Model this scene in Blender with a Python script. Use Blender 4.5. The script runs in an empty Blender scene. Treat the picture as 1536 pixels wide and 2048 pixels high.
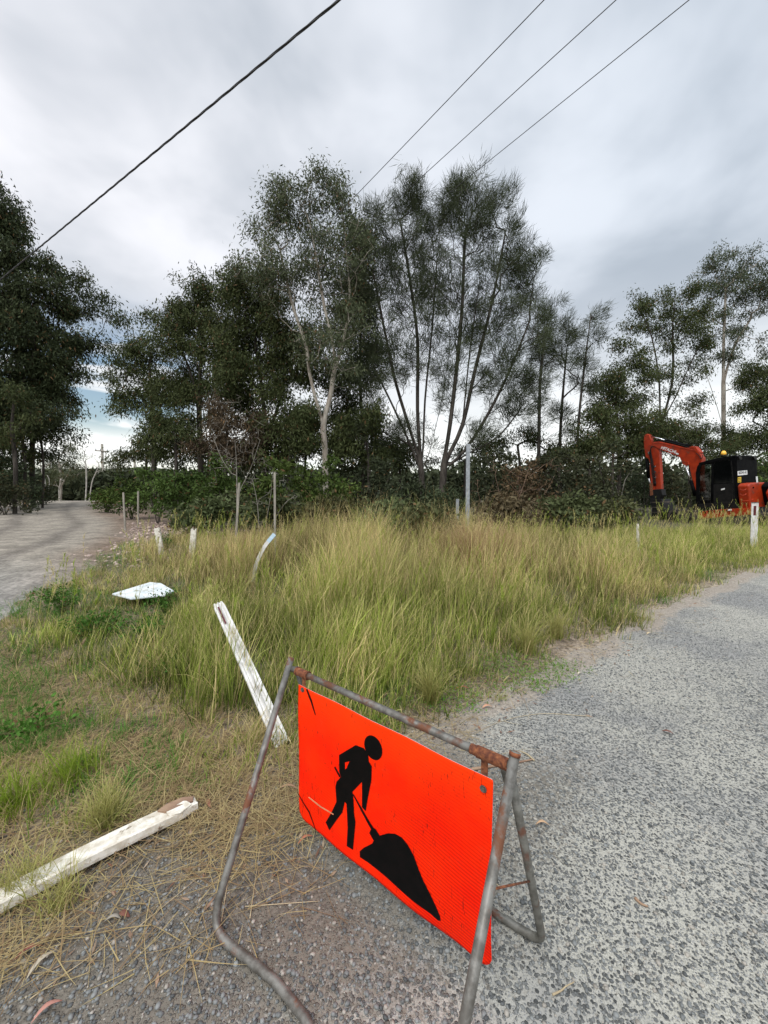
import bpy, bmesh, math, random
import numpy as np
from mathutils import Vector, Matrix
rng = np.random.default_rng(11); random.seed(5)
S = bpy.context.scene; COL = S.collection
PI = math.pi; R = math.radians
# ---------------- camera ----------------
CH = 1.55; PITCH = R(-2.53); F = 770.0
cd = bpy.data.cameras.new("camera"); cam = bpy.data.objects.new("camera", cd); COL.objects.link(cam)
cam.location = (0, 0, CH); cam.rotation_euler = (R(90)+PITCH, 0, 0)
cd.sensor_fit = 'VERTICAL'; cd.sensor_height = 34.6; cd.lens = F/2048*34.6
cd.clip_start = 0.02; cd.clip_end = 3000; S.camera = cam
S.view_settings.view_transform = 'Standard'; S.view_settings.look = 'None'
S.view_settings.exposure = 0.0; S.view_settings.gamma = 1
# ---------------- sky ----------------
W = bpy.data.worlds.new("World"); S.world = W; W.use_nodes = True
nt = W.node_tree; nt.nodes.clear()
def N(tree, t, **kw):
    n = tree.nodes.new(t)
    for k, v in kw.items(): setattr(n, k, v)
    return n
def mth(tree, op, a, b=None, clamp=False):
    n = tree.nodes.new('ShaderNodeMath'); n.operation = op; n.use_clamp = clamp
    for i, s in enumerate((a, b)):
        if s is None: continue
        if isinstance(s, (int, float)): n.inputs[i].default_value = s
        else: tree.links.new(s, n.inputs[i])
    return n.outputs[0]
def mrange(tree, v, a, b, c=0.0, d=1.0):
    n = tree.nodes.new('ShaderNodeMapRange'); n.interpolation_type = 'SMOOTHSTEP'
    tree.links.new(v, n.inputs[0])
    for i, s in enumerate((a, b, c, d)): n.inputs[i+1].default_value = s
    return n.outputs[0]
def mixc(tree, f, a, b, mode='MIX'):
    n = tree.nodes.new('ShaderNodeMix'); n.data_type = 'RGBA'; n.blend_type = mode
    for s, i in ((f, 0), (a, 6), (b, 7)):
        if isinstance(s, (int, float)): n.inputs[i].default_value = s
        elif isinstance(s, tuple): n.inputs[i].default_value = (*s, 1)
        else: tree.links.new(s, n.inputs[i])
    return n.outputs[2]
SUN_EL, SUN_AZ = 58.0, 200.0      # azimuth clockwise from +Y
tc = N(nt, 'ShaderNodeTexCoord'); sep = N(nt, 'ShaderNodeSeparateXYZ')
nt.links.new(tc.outputs['Generated'], sep.inputs[0])
X, Y, Z = sep.outputs
zz = mth(nt, 'ADD', mth(nt, 'MAXIMUM', Z, 0.0), 0.22)
cmb = N(nt, 'ShaderNodeCombineXYZ')
nt.links.new(mth(nt, 'DIVIDE', X, zz), cmb.inputs[0]); nt.links.new(mth(nt, 'DIVIDE', Y, zz), cmb.inputs[1])
def noise(tree, vec, scale, detail=4, rough=.5, dist=0.0):
    n = tree.nodes.new('ShaderNodeTexNoise'); n.inputs['Scale'].default_value = scale
    n.inputs['Detail'].default_value = detail; n.inputs['Roughness'].default_value = rough
    n.inputs['Distortion'].default_value = dist
    if vec is not None: tree.links.new(vec, n.inputs['Vector'])
    return n
n1 = noise(nt, cmb.outputs[0], 1.05, 3, .42, .15).outputs[0]
n2 = noise(nt, cmb.outputs[0], 3.1, 4, .5, .2).outputs[0]
cl = mth(nt, 'ADD', mth(nt, 'MULTIPLY', n1, .66), mth(nt, 'MULTIPLY', n2, .34))
cf = mrange(nt, cl, .36, .60)
ccol = mixc(nt, cf, (.47, .52, .60), (.88, .905, .985))
# brighter towards the left of the view and low down, greyer to the right
lf = mrange(nt, X, -.75, .7)
ccol = mixc(nt, 1.0, ccol, mixc(nt, lf, (1.17, 1.14, 1.10), (.90, .95, .97)), 'MULTIPLY')
low = mrange(nt, Z, .0, .42); ccol = mixc(nt, mth(nt, 'MULTIPLY', mrange(nt, Z, .55, .15), .72), ccol, (.78, .82, .89))
ccol = mixc(nt, 1.0, ccol, mixc(nt, low, (1.62, 1.56, 1.40), (1, 1, 1)), 'MULTIPLY')
cmbL = N(nt, 'ShaderNodeCombineXYZ')
nt.links.new(mth(nt, 'MULTIPLY', X, 5.0), cmbL.inputs[0]); nt.links.new(mth(nt, 'MULTIPLY', Z, 26.0), cmbL.inputs[2]); nt.links.new(mth(nt, 'MULTIPLY', Y, 5.0), cmbL.inputs[1])
# unseen sky overhead and round the veiled sun, boosted to brighten the ground
sv = Vector((math.sin(R(SUN_AZ))*math.cos(R(SUN_EL)), math.cos(R(SUN_AZ))*math.cos(R(SUN_EL)), math.sin(R(SUN_EL))))
dp = N(nt, 'ShaderNodeVectorMath', operation='DOT_PRODUCT'); nt.links.new(tc.outputs['Generated'], dp.inputs[0]); dp.inputs[1].default_value = sv
boost = mth(nt, 'ADD', mth(nt, 'ADD', 1.0, mrange(nt, Z, .78, .97, 0, .7)), mrange(nt, dp.outputs['Value'], .35, 1.0, 0, 1.3))
bgc = N(nt, 'ShaderNodeBackground'); nt.links.new(ccol, bgc.inputs[0]); nt.links.new(boost, bgc.inputs[1])
sky = N(nt, 'ShaderNodeTexSky', sky_type='NISHITA'); sky.sun_disc = False
sky.sun_elevation = R(SUN_EL); sky.sun_rotation = R(SUN_AZ); sky.air_density = 1.4; sky.dust_density = .6
bgs = N(nt, 'ShaderNodeBackground'); nt.links.new(sky.outputs[0], bgs.inputs[0]); bgs.inputs[1].default_value = .12
# thin break in the cloud low on the left where blue shows
g1 = mrange(nt, Z, .10, .16); g2 = mrange(nt, Z, .42, .26); g3 = mrange(nt, X, -.36, -.48)
g4 = mrange(nt, noise(nt, cmbL.outputs[0], .9, 4, .55, .4).outputs[0], .36, .54)
gap = mth(nt, 'MULTIPLY', mth(nt, 'MULTIPLY', g1, g2), mth(nt, 'MULTIPLY', g3, g4))
g5 = mth(nt, 'MULTIPLY', mrange(nt, Z, .10, .05), mrange(nt, Z, -.02, .02))
gap = mth(nt, 'MAXIMUM', gap, mth(nt, 'MULTIPLY', g5, .45))
gap = mth(nt, 'MULTIPLY', gap, mrange(nt, Y, .0, .3))
mx = N(nt, 'ShaderNodeMixShader'); nt.links.new(gap, mx.inputs[0]); nt.links.new(bgc.outputs[0], mx.inputs[1]); nt.links.new(bgs.outputs[0], mx.inputs[2])
wo = N(nt, 'ShaderNodeOutputWorld'); nt.links.new(mx.outputs[0], wo.inputs[0])
W.cycles.sampling_method = 'MANUAL'; W.cycles.sample_map_resolution = 512
# ---------------- veiled sun ----------------
ld = bpy.data.lights.new("sun", 'SUN'); ld.energy = 1.5; ld.angle = R(10); ld.color = (1, .965, .90)
sun = bpy.data.objects.new("sun", ld); COL.objects.link(sun); sun.rotation_euler = sv.to_track_quat('Z', 'Y').to_euler()

# ---------------- helpers ----------------
fwd = Vector((0, math.cos(PITCH), math.sin(PITCH))); upv = Vector((0, -math.sin(PITCH), math.cos(PITCH)))
CAM = Vector((0, 0, CH))
def ray(px, py): return Vector((1, 0, 0))*((px-768)/F) + upv*((1024-py)/F) + fwd
def at(px, py, Yd):
    d = ray(px, py); return CAM + d*(Yd/d.y)
def hit(px, py, o, n):
    d = ray(px, py); return CAM + d*((Vector(o)-CAM).dot(n)/d.dot(n))
def ss(a, b, v):
    t = np.clip((np.asarray(v, float)-a)/(b-a), 0, 1); return t*t*(3-2*t)
_p = np.random.default_rng(3).random((256, 256))
def vn(x, y, s=1.0):
    x = np.asarray(x, float)*s+57.3; y = np.asarray(y, float)*s+91.7
    xi = np.floor(x).astype(int); yi = np.floor(y).astype(int); fx = x-xi; fy = y-yi
    fx = fx*fx*(3-2*fx); fy = fy*fy*(3-2*fy)
    a = _p[xi & 255, yi & 255]; b = _p[(xi+1) & 255, yi & 255]; c = _p[xi & 255, (yi+1) & 255]; d = _p[(xi+1) & 255, (yi+1) & 255]
    return (a*(1-fx)+b*fx)*(1-fy)+(c*(1-fx)+d*fx)*fy
def fbm(x, y, s=1.0): return (vn(x, y, s)*.55+vn(x, y, s*2.1)*.28+vn(x, y, s*4.3)*.17)
def gz0(x, y):
    x = np.asarray(x, float); y = np.asarray(y, float)
    z = .42*ss(2.6, 8.2, y) + .60*ss(11, 29, y)*ss(2, -9, x) - 2.2*ss(31, 75, y)*ss(2, -9, x)
    return z + .05*(fbm(x, y, .35)-.5)*ss(3, 9, np.hypot(x, y))
def gz(x, y):
    x = np.asarray(x, float); y = np.asarray(y, float)
    off = -sd_road(x, y); w = ss(.0, .8, off)
    return gz0(x, y) + .014*(fbm(x, y, 5)-.5) + .05*w*(fbm(x, y, 1.4)-.45)
def poly_sd(pts, x, y):          # signed distance, positive to the right of the polyline direction
    x = np.asarray(x, float); y = np.asarray(y, float)
    best = np.full(np.broadcast(x, y).shape, 1e9); sg = np.ones_like(best)
    for (x0, y0), (x1, y1) in zip(pts[:-1], pts[1:]):
        dx, dy = x1-x0, y1-y0; L2 = dx*dx+dy*dy
        t = np.clip(((x-x0)*dx+(y-y0)*dy)/L2, 0, 1)
        d = np.hypot(x-x0-t*dx, y-y0-t*dy); cr = (x-x0)*dy-(y-y0)*dx
        m = d < best; best = np.where(m, d, best); sg = np.where(m, np.sign(cr), sg)
    return best*sg
ROAD = [(-9, -2.2), (-3.0, .25), (-1.16, 1.24), (-.40, 1.73), (.32, 2.40), (1.55, 3.32), (3.2, 4.45), (6.1, 6.2), (12, 9.2), (30, 17), (90, 40)]
TRACK = [(90*-1, -30), (-9, 1.0), (-4.6, 4.0), (-4.95, 6.1), (-6.1, 9.0), (-9.6, 14.5), (-15.5, 21), (-20.5, 28), (-27, 42)]
def sd_road(x, y): return poly_sd(ROAD, x, y)
def sd_track(x, y): return -poly_sd(TRACK, x, y)
def gp(px, py):
    d = ray(px, py); t = .3
    for i in range(4000):
        p = CAM+d*t
        if p.z <= max(float(gz(p.x, p.y)), float(road_z(p.x, p.y))): break
        t += .01*max(1, t*.3)
    return p
def road_z(x, y):
    sd = sd_road(x, y)+.22*(fbm(x, y, 2.2)-.5)
    return gz0(x, y) + .012 + .016*np.clip(sd/.18, -6, 1) + .004*(fbm(x, y, 9)-.5)
def G(x, y): return Vector((x, y, float(gz(x, y))))

def tag(o, label=None, cat=None, group=None, kind=None):
    if label: o['label'] = label
    if cat: o['category'] = cat
    if group: o['group'] = group
    if kind: o['kind'] = kind
    return o
def empty(name, loc, label, cat, group=None):
    o = bpy.data.objects.new(name, None); COL.objects.link(o); o.location = loc; o.empty_display_size = .2
    return tag(o, label, cat, group)
def link(name, me, m, parent=None):
    o = bpy.data.objects.new(name, me); COL.objects.link(o)
    if m is not None and not me.materials: me.materials.append(m)
    if parent is not None:
        o.parent = parent
        w = Vector(parent.location); q = parent.parent
        while q is not None: w += q.location; q = q.parent
        me.transform(Matrix.Translation(-w))
    return o
def mesh_np(name, V, Q, C=None, smooth=False):
    V = np.ascontiguousarray(V, np.float32).reshape(-1, 3); Q = np.ascontiguousarray(Q, np.int32); k = Q.shape[1]
    me = bpy.data.meshes.new(name); me.vertices.add(len(V)); me.vertices.foreach_set('co', V.ravel())
    me.loops.add(Q.size); me.loops.foreach_set('vertex_index', Q.ravel())
    me.polygons.add(len(Q)); me.polygons.foreach_set('loop_start', np.arange(len(Q), dtype=np.int32)*k)
    me.update(calc_edges=True)
    if smooth: me.polygons.foreach_set('use_smooth', np.ones(len(Q), bool))
    if C is not None:
        a = me.color_attributes.new('Col', 'FLOAT_COLOR', 'POINT')
        C4 = np.ones((len(V), 4), np.float32); C4[:, :3] = np.asarray(C).reshape(-1, 3); a.data.foreach_set('color', C4.ravel())
    return me
class MB:
    """collects shapes into one mesh"""
    def __init__(s): s.bm = bmesh.new()
    def face(s, pts):
        return s.bm.faces.new([s.bm.verts.new(p) for p in pts])
    def prism(s, pts, ext):
        ext = Vector(ext); a = [s.bm.verts.new(p) for p in pts]; b = [s.bm.verts.new(Vector(p)+ext) for p in pts]
        s.bm.faces.new(a); s.bm.faces.new(b[::-1]); n = len(a)
        for i in range(n): s.bm.faces.new((a[i], b[i], b[(i+1) % n], a[(i+1) % n]))
        return s
    def box(s, c, ax, ay, az):      # centre and three half-axis vectors
        c = Vector(c); ax, ay, az = Vector(ax), Vector(ay), Vector(az)
        return s.prism([c-ax-ay-az, c+ax-ay-az, c+ax+ay-az, c-ax+ay-az], az*2)
    def tube(s, pts, r, n=12, cap=True):
        pts = [Vector(p) for p in pts]; rs = r if isinstance(r, (list, tuple)) else [r]*len(pts)
        rings = []; ref = None
        for i, p in enumerate(pts):
            d = (pts[min(i+1, len(pts)-1)]-pts[max(i-1, 0)]).normalized()
            if ref is None:
                ref = d.orthogonal().normalized()
            ref = (ref-d*ref.dot(d)).normalized(); b = d.cross(ref)
            rings.append([s.bm.verts.new(p+(ref*math.cos(2*PI*k/n)+b*math.sin(2*PI*k/n))*rs[i]) for k in range(n)])
        for a, b in zip(rings[:-1], rings[1:]):
            for k in range(n):
                f = s.bm.faces.new((a[k], a[(k+1) % n], b[(k+1) % n], b[k])); f.smooth = True
        if cap: s.bm.faces.new(rings[0][::-1]); s.bm.faces.new(rings[-1])
        return s
    def build(s, name, m, parent=None, bevel=0, seg=2):
        bmesh.ops.recalc_face_normals(s.bm, faces=s.bm.faces[:])
        if bevel: 
            ed = [e for e in s.bm.edges if len(e.link_faces) == 2 and e.calc_face_angle(0) > .5]
            bmesh.ops.bevel(s.bm, geom=ed, offset=bevel, segments=seg, profile=.5, affect='EDGES', clamp_overlap=True)
        me = bpy.data.meshes.new(name); s.bm.to_mesh(me); s.bm.free()
        return link(name, me, m, parent)
def smooth_path(pts, n=6):
    pts = [Vector(p) for p in pts]; out = []
    P = [pts[0]*2-pts[1]]+pts+[pts[-1]*2-pts[-2]]
    for i in range(1, len(P)-2):
        for k in range(n):
            t = k/n; a, b, c, d = P[i-1], P[i], P[i+1], P[i+2]
            out.append(.5*((2*b)+(c-a)*t+(2*a-5*b+4*c-d)*t*t+(3*b-a-3*c+d)*t**3))
    out.append(pts[-1]); return out

# ---------------- materials ----------------
def mat(name): 
    m = bpy.data.materials.new(name); m.use_nodes = True; t = m.node_tree; return m, t, t.nodes['Principled BSDF']
def surf(name, c1, c2, scale=8, rough=.7, bump=.2, metal=0, detail=6, lo=.35, hi=.65, c3=None, s3=3, t3=(.6, .68), spec=.4, bdist=.004, stretch=None):
    m, t, b = mat(name); tcn = N(t, 'ShaderNodeTexCoord'); v = tcn.outputs['Object']
    if stretch:
        mp = N(t, 'ShaderNodeMapping'); mp.inputs['Scale'].default_value = stretch; t.links.new(v, mp.inputs[0]); v = mp.outputs[0]
    n = noise(t, v, scale, detail, .6)
    col = mixc(t, mrange(t, n.outputs[0], lo, hi), c1, c2)
    if c3 is not None:
        n3 = noise(t, v, s3, 7, .65, .3); f3 = mrange(t, n3.outputs[0], *t3); col = mixc(t, f3, col, c3)
        t.links.new(mth(t, 'ADD', mth(t, 'MULTIPLY', f3, .3), rough), b.inputs['Roughness'])
    else: b.inputs['Roughness'].default_value = rough
    t.links.new(col, b.inputs['Base Color']); b.inputs['Metallic'].default_value = metal; b.inputs['Specular IOR Level'].default_value = spec
    if bump:
        bp = N(t, 'ShaderNodeBump'); bp.inputs['Strength'].default_value = bump; bp.inputs['Distance'].default_value = bdist
        nb = noise(t, v, scale*3, 5, .6); t.links.new(nb.outputs[0], bp.inputs['Height']); t.links.new(bp.outputs[0], b.inputs['Normal'])
    return m
def leafmat(name, trans=.25, rough=.5, spec=.35):
    m, t, b = mat(name); a = N(t, 'ShaderNodeAttribute', attribute_name='Col')
    t.links.new(a.outputs['Color'], b.inputs['Base Color']); b.inputs['Roughness'].default_value = rough; b.inputs['Specular IOR Level'].default_value = spec
    tr = N(t, 'ShaderNodeBsdfTranslucent'); t.links.new(a.outputs['Color'], tr.inputs[0])
    ms = N(t, 'ShaderNodeMixShader'); ms.inputs[0].default_value = trans
    t.links.new(b.outputs[0], ms.inputs[1]); t.links.new(tr.outputs[0], ms.inputs[2]); t.links.new(ms.outputs[0], t.nodes['Material Output'].inputs[0])
    return m
M = {}
M['leaf'] = leafmat('gum_leaf', .15, .65, .10); M['needle'] = leafmat('she_oak_needle', .1, .8, .06); M['blade'] = leafmat('grass_blade', .3, .6, .14)
M['bark_pale'] = surf('pale_bark', (.42, .38, .32), (.24, .20, .16), 5, .8, .3, c3=(.10, .08, .065), s3=2, t3=(.55, .7), stretch=(1, 1, .35))
M['bark_dark'] = surf('dark_bark', (.030, .026, .022), (.085, .073, .062), 9, .95, .5, spec=.1, bdist=.02, stretch=(1, 1, .25))
M['bark_grey'] = surf('grey_bark', (.12, .11, .10), (.24, .22, .19), 9, .9, .4, bdist=.02, stretch=(1, 1, .25))
M['dead'] = surf('dead_branch', (.14, .125, .105), (.26, .235, .20), 9, .9, .2)
M['galv'] = surf('weathered_galvanised_steel', (.185, .178, .16), (.09, .082, .07), 26, .48, .3, metal=.3, c3=(.15, .06, .03), s3=7, t3=(.52, .62), bdist=.0008)
M['galv_dark'] = surf('grimy_galvanised_steel', (.17, .165, .145), (.09, .085, .072), 26, .5, .3, metal=.3, c3=(.12, .055, .035), s3=8, t3=(.58, .68), bdist=.0008)
M['rust'] = surf('rust', (.22, .075, .03), (.09, .028, .016), 60, .9, .8, c3=(.30, .12, .05), s3=25, t3=(.5, .65), bdist=.0015)
M['whitepost'] = surf('white_plastic', (.66, .65, .63), (.52, .50, .47), 12, .5, .1, c3=(.30, .25, .19), s3=11, t3=(.58, .72), spec=.3)
M['whitewood'] = surf('peeling_white_paint', (.72, .69, .61), (.50, .45, .36), 26, .75, .6, c3=(.17, .13, .09), s3=10, t3=(.55, .63), stretch=(1, 1, 1), bdist=.002)
M['greywood'] = surf('weathered_timber', (.33, .30, .25), (.20, .18, .15), 18, .85, .4, stretch=(1, 1, .2))
M['steelpost'] = surf('galvanised_post', (.33, .35, .37), (.23, .245, .26), 14, .5, .1, metal=.3)
M['wire'] = surf('cable', (.03, .03, .033), (.05, .05, .05), 40, .6, 0)
M['black'] = surf('matt_black_paint', (.003, .003, .0035), (.006, .006, .006), 8, .5, .05, spec=.03)
M['blacktrim'] = surf('black_steel', (.005, .005, .005), (.012, .011, .01), 10, .45, .08, spec=.2)
M['orange'] = surf('orange_machine_paint', (.36, .033, .006), (.25, .022, .005), 4, .42, .03, c3=(.11, .045, .025), s3=4, t3=(.56, .70), spec=.3)
M['chrome'] = surf('chromed_rod', (.7, .7, .7), (.6, .6, .6), 5, .18, 0, metal=1)
M['rubber'] = surf('muddy_rubber', (.025, .023, .021), (.09, .07, .05), 7, .9, .4, bdist=.01)
M['glass'] = surf('dark_cab_glass', (.002, .0025, .0025), (.003, .0035, .0035), 2, .06, 0, spec=.12)
M['redrefl'] = surf('dark_red_delineator', (.10, .008, .010), (.06, .005, .006), 30, .35, .1)
M['label_white'] = surf('white_label', (.78, .78, .76), (.66, .66, .64), 6, .5, 0)
M['label_yellow'] = surf('yellow_label', (.75, .52, .03), (.65, .42, .02), 6, .5, 0)
M['ink'] = surf('black_ink', (.01, .01, .01), (.015, .015, .015), 6, .6, 0)
def mat_amber():
    m, t, b = mat('amber_beacon_lens'); b.inputs['Base Color'].default_value = (.95, .50, .05, 1); b.inputs['Roughness'].default_value = .2
    return m
M['amber'] = mat_amber()
# =============================== GROUND ===============================
def warp(lo, hi, n, k):       # finely spaced near zero
    a = np.arcsinh(np.array([lo, hi])/k); return np.sinh(np.linspace(a[0], a[1], n))*k
def sheet(name, xs, ys, zf, m, cf=None, kind='structure'):
    XX, YY = np.meshgrid(xs, ys, indexing='ij'); ZZ = zf(XX, YY)
    V = np.stack([XX, YY, ZZ], -1).reshape(-1, 3); nx, ny = len(xs), len(ys)
    I = np.arange(nx*ny).reshape(nx, ny)
    Q = np.stack([I[:-1, :-1], I[1:, :-1], I[1:, 1:], I[:-1, 1:]], -1).reshape(-1, 4)
    C = cf(XX, YY).reshape(-1, 3) if cf else None
    o = link(name, mesh_np(name, V, Q, C, True), m); o['kind'] = kind; return o
def L3(a, b, t): return np.asarray(a)*(1-t[..., None])+np.asarray(b)*t[..., None]
BAND = [(-.2, 1.95), (-.95, 2.30), (-2.0, 2.75), (-3.6, 3.55), (-6, 4.2)]
def band_sd(x, y): return poly_sd(BAND, x, y)   # positive on the far side
def ground_col(x, y):
    off = -sd_road(x, y); tr = sd_track(x, y)
    shape = np.broadcast(x, y).shape
    c = np.broadcast_to(np.array((.17, .135, .10)), shape+(3,)).copy()
    n = fbm(x, y, 1.7)
    c = L3(c, (.12, .115, .055), ss(.45, .65, n)*.7)
    c = L3(c, (.10, .095, .05), ss(.5, 1.2, off)*ss(.1, .6, band_sd(x, y))*.8)
    # dusty edge of the road
    c = L3(c, (.31, .26, .20), ss(.30, .0, off)*ss(1.6, 2.6, y)*.7)
    c = L3(c, (.125, .112, .092), ss(.9, .0, off)*ss(2.2, 1.5, y)*.8); c = L3(c, (.095, .072, .052), ss(.6, .1, np.abs(band_sd(x, y)))*ss(.35, .6, fbm(x, y, 3))*.8)
    # litter-strewn ground beside the track
    c = L3(c, (.24, .17, .14), ss(3.2, .6, np.abs(tr))*ss(6.2, 8.5, y)*(.4+.6*n))
    c = L3(c, (.23, .165, .125), ss(2.2, 3.2, y)*ss(-2.6, -3.6, x)*ss(.9, -.3, -tr)*.9*ss(6.5, 5, y))
    c = L3(c, (.06, .05, .035), ss(12, 16, y)*ss(-1.0, -4, tr)*.8); c = L3(c, (.065, .05, .036), ss(7.4, 8.2, tr)*.9)
    return c
def ground_mat():
    m, t, b = mat('soil_and_litter'); a = N(t, 'ShaderNodeAttribute', attribute_name='Col'); tcn = N(t, 'ShaderNodeTexCoord'); v = tcn.outputs['Object']
    n1 = noise(t, v, 28, 8, .7, .4); n2 = noise(t, v, 130, 5, .6); n3 = noise(t, v, 3.5, 5, .6)
    f = mth(t, 'MULTIPLY', mrange(t, n1.outputs[0], .32, .68, .45, 1.55), mrange(t, n2.outputs[0], .3, .7, .6, 1.4))
    f = mth(t, 'MULTIPLY', f, mrange(t, n3.outputs[0], .3, .7, .75, 1.3))
    vm = N(t, 'ShaderNodeVectorMath', operation='SCALE'); t.links.new(a.outputs['Color'], vm.inputs[0]); t.links.new(f, vm.inputs['Scale'])
    t.links.new(vm.outputs[0], b.inputs['Base Color']); b.inputs['Roughness'].default_value = .95; b.inputs['Specular IOR Level'].default_value = .15
    bp = N(t, 'ShaderNodeBump'); bp.inputs['Strength'].default_value = .9; bp.inputs['Distance'].default_value = .012
    t.links.new(mth(t, 'ADD', n1.outputs[0], mth(t, 'MULTIPLY', n2.outputs[0], .4)), bp.inputs['Height']); t.links.new(bp.outputs[0], b.inputs['Normal'])
    return m
def road_mat():
    m, t, b = mat('worn_chip_seal'); tcn = N(t, 'ShaderNodeTexCoord'); v = tcn.outputs['Object']
    wn = noise(t, v, 60, 2, .5); wv = N(t, 'ShaderNodeVectorMath', operation='MULTIPLY_ADD'); t.links.new(wn.outputs['Color'], wv.inputs[0]); wv.inputs[1].default_value = (.008,)*3; t.links.new(v, wv.inputs[2])
    def vor(scale):
        n = N(t, 'ShaderNodeTexVoronoi', feature='F1'); n.inputs['Scale'].default_value = scale; t.links.new(wv.outputs[0], n.inputs['Vector']); return n
    v1 = vor(84); v2 = vor(170)
    big = noise(t, v, 1.1, 5, .6); cover = mrange(t, big.outputs[0], .3, .7, .40, .56)
    s1 = mrange(t, mth(t, 'SUBTRACT', cover, v1.outputs['Distance']), -.05, .10)
    s2 = mrange(t, v2.outputs['Distance'], .50, .28)
    sc = N(t, 'ShaderNodeSeparateColor'); t.links.new(v1.outputs['Color'], sc.inputs[0])
    s1 = mth(t, 'MULTIPLY', s1, mrange(t, sc.outputs[0], .22, .32))
    sc2 = N(t, 'ShaderNodeSeparateColor'); t.links.new(v2.outputs['Color'], sc2.inputs[0])
    s2 = mth(t, 'MULTIPLY', s2, mrange(t, sc2.outputs[0], .40, .5))
    stone = mixc(t, sc.outputs[1], (.045, .047, .045), (.205, .208, .198)); stone2 = mixc(t, sc2.outputs[1], (.10, .105, .11), (.34, .34, .33))
    mtx = mixc(t, mrange(t, noise(t, v, 220, 4, .6).outputs[0], .35, .65), (.255, .245, .205), (.43, .415, .36))
    mtx = mixc(t, mrange(t, big.outputs[0], .42, .68), mtx, (.25, .245, .23))
    col = mixc(t, s2, mtx, stone2); col = mixc(t, s1, col, stone)
    at_ = N(t, 'ShaderNodeAttribute', attribute_name='Col'); sa = N(t, 'ShaderNodeSeparateColor'); t.links.new(at_.outputs['Color'], sa.inputs[0])
    dn = noise(t, v, 38, 8, .75); dd = mrange(t, mth(t, 'ADD', sa.outputs[0], mth(t, 'MULTIPLY', mth(t, 'SUBTRACT', dn.outputs[0], .5), 1.5)), .35, .75)
    dcol = mixc(t, sa.outputs[1], mixc(t, mrange(t, dn.outputs[0], .35, .65), (.082, .070, .054), (.185, .165, .132)), mixc(t, mrange(t, dn.outputs[0], .35, .65), (.22, .185, .15), (.40, .35, .29)))
    col = mixc(t, dd, col, dcol)
    t.links.new(col, b.inputs['Base Color']); b.inputs['Roughness'].default_value = .72; b.inputs['Specular IOR Level'].default_value = .4
    bp = N(t, 'ShaderNodeBump'); bp.inputs['Strength'].default_value = 1; bp.inputs['Distance'].default_value = .0045
    h = mth(t, 'ADD', s1, mth(t, 'MULTIPLY', s2, .4)); t.links.new(h, bp.inputs['Height']); t.links.new(bp.outputs[0], b.inputs['Normal'])
    return m
def track_mat():
    m, t, b = mat('compacted_gravel_track'); tcn = N(t, 'ShaderNodeTexCoord'); v = tcn.outputs['Object']
    a = N(t, 'ShaderNodeAttribute', attribute_name='Col')
    n1 = noise(t, v, 16, 9, .75); n2 = noise(t, v, 2.2, 5, .6, .5)
    f = mth(t, 'MULTIPLY', mrange(t, n1.outputs[0], .3, .7, .62, 1.4), mrange(t, n2.outputs[0], .3, .7, .75, 1.25))
    vm = N(t, 'ShaderNodeVectorMath', operation='SCALE'); t.links.new(a.outputs['Color'], vm.inputs[0]); t.links.new(f, vm.inputs['Scale'])
    t.links.new(vm.outputs[0], b.inputs['Base Color']); b.inputs['Roughness'].default_value = .95; b.inputs['Specular IOR Level'].default_value = .15
    bp = N(t, 'ShaderNodeBump'); bp.inputs['Strength'].default_value = .8; bp.inputs['Distance'].default_value = .03
    t.links.new(n1.outputs[0], bp.inputs['Height']); t.links.new(bp.outputs[0], b.inputs['Normal'])
    return m
sheet('ground', warp(-500, 500, 380, 1.6), warp(-200, 900, 420, 2.2), gz, ground_mat(), ground_col)
def road_col(x, y):
    sd = sd_road(x, y)+.35*(fbm(x, y, 2.6)-.5); near = ss(2.7, 1.9, y)
    f = near*np.maximum(ss(.95, .05, sd), .75*ss(1.5, .3, sd))+(1-near)*ss(.26, -.05, sd)
    return np.stack([f, 1-near, f*0], -1)
sheet('sealed_road', warp(-14, 80, 330, 1.2), warp(-14, 45, 330, 1.6), road_z, road_mat(), road_col)
def track_z(x, y):
    s0 = sd_track(x, y); sd = np.minimum(s0, 7.6-s0)+.5*(fbm(x, y, 1.2)-.5)
    return gz0(x, y) + .015 + .04*np.clip(sd/.4, -4, 1) + .012*(fbm(x, y, 3)-.5)
def track_col(x, y):
    sd = sd_track(x, y); n = fbm(x, y, .8)
    c = np.broadcast_to(np.array((.25, .222, .182)), x.shape+(3,)).copy()
    rut = np.maximum(ss(.35, .0, np.abs(sd-1.6+.2*n)), ss(.4, .0, np.abs(sd-3.3+.2*n)))
    c = L3(c, (.135, .118, .10), rut*.85)
    c = L3(c, (.17, .115, .08), ss(1.0, .0, sd)*.8*(.4+n))
    c = L3(c, (.12, .085, .065), ss(4.4, 6.4, sd+n))
    c = L3(c, (.26, .255, .235), ss(7.5, 4.5, y)*.8)
    return c
sheet('gravel_track', -warp(2, 60, 260, 4)[::-1], warp(-10, 60, 300, 5), track_z, track_mat(), track_col)

# wooded rise far off
XX = np.linspace(-260, 320, 120); YY = np.linspace(85, 300, 30)
sheet('hills', XX, YY, lambda x, y: -3+ss(85, 150, y)*(8.0+7*fbm(x, y, .012)+3*fbm(x, y, .05)), surf('wooded_hillside', (.035, .045, .025), (.075, .085, .05), .35, .95, .6, bdist=2))

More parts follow.
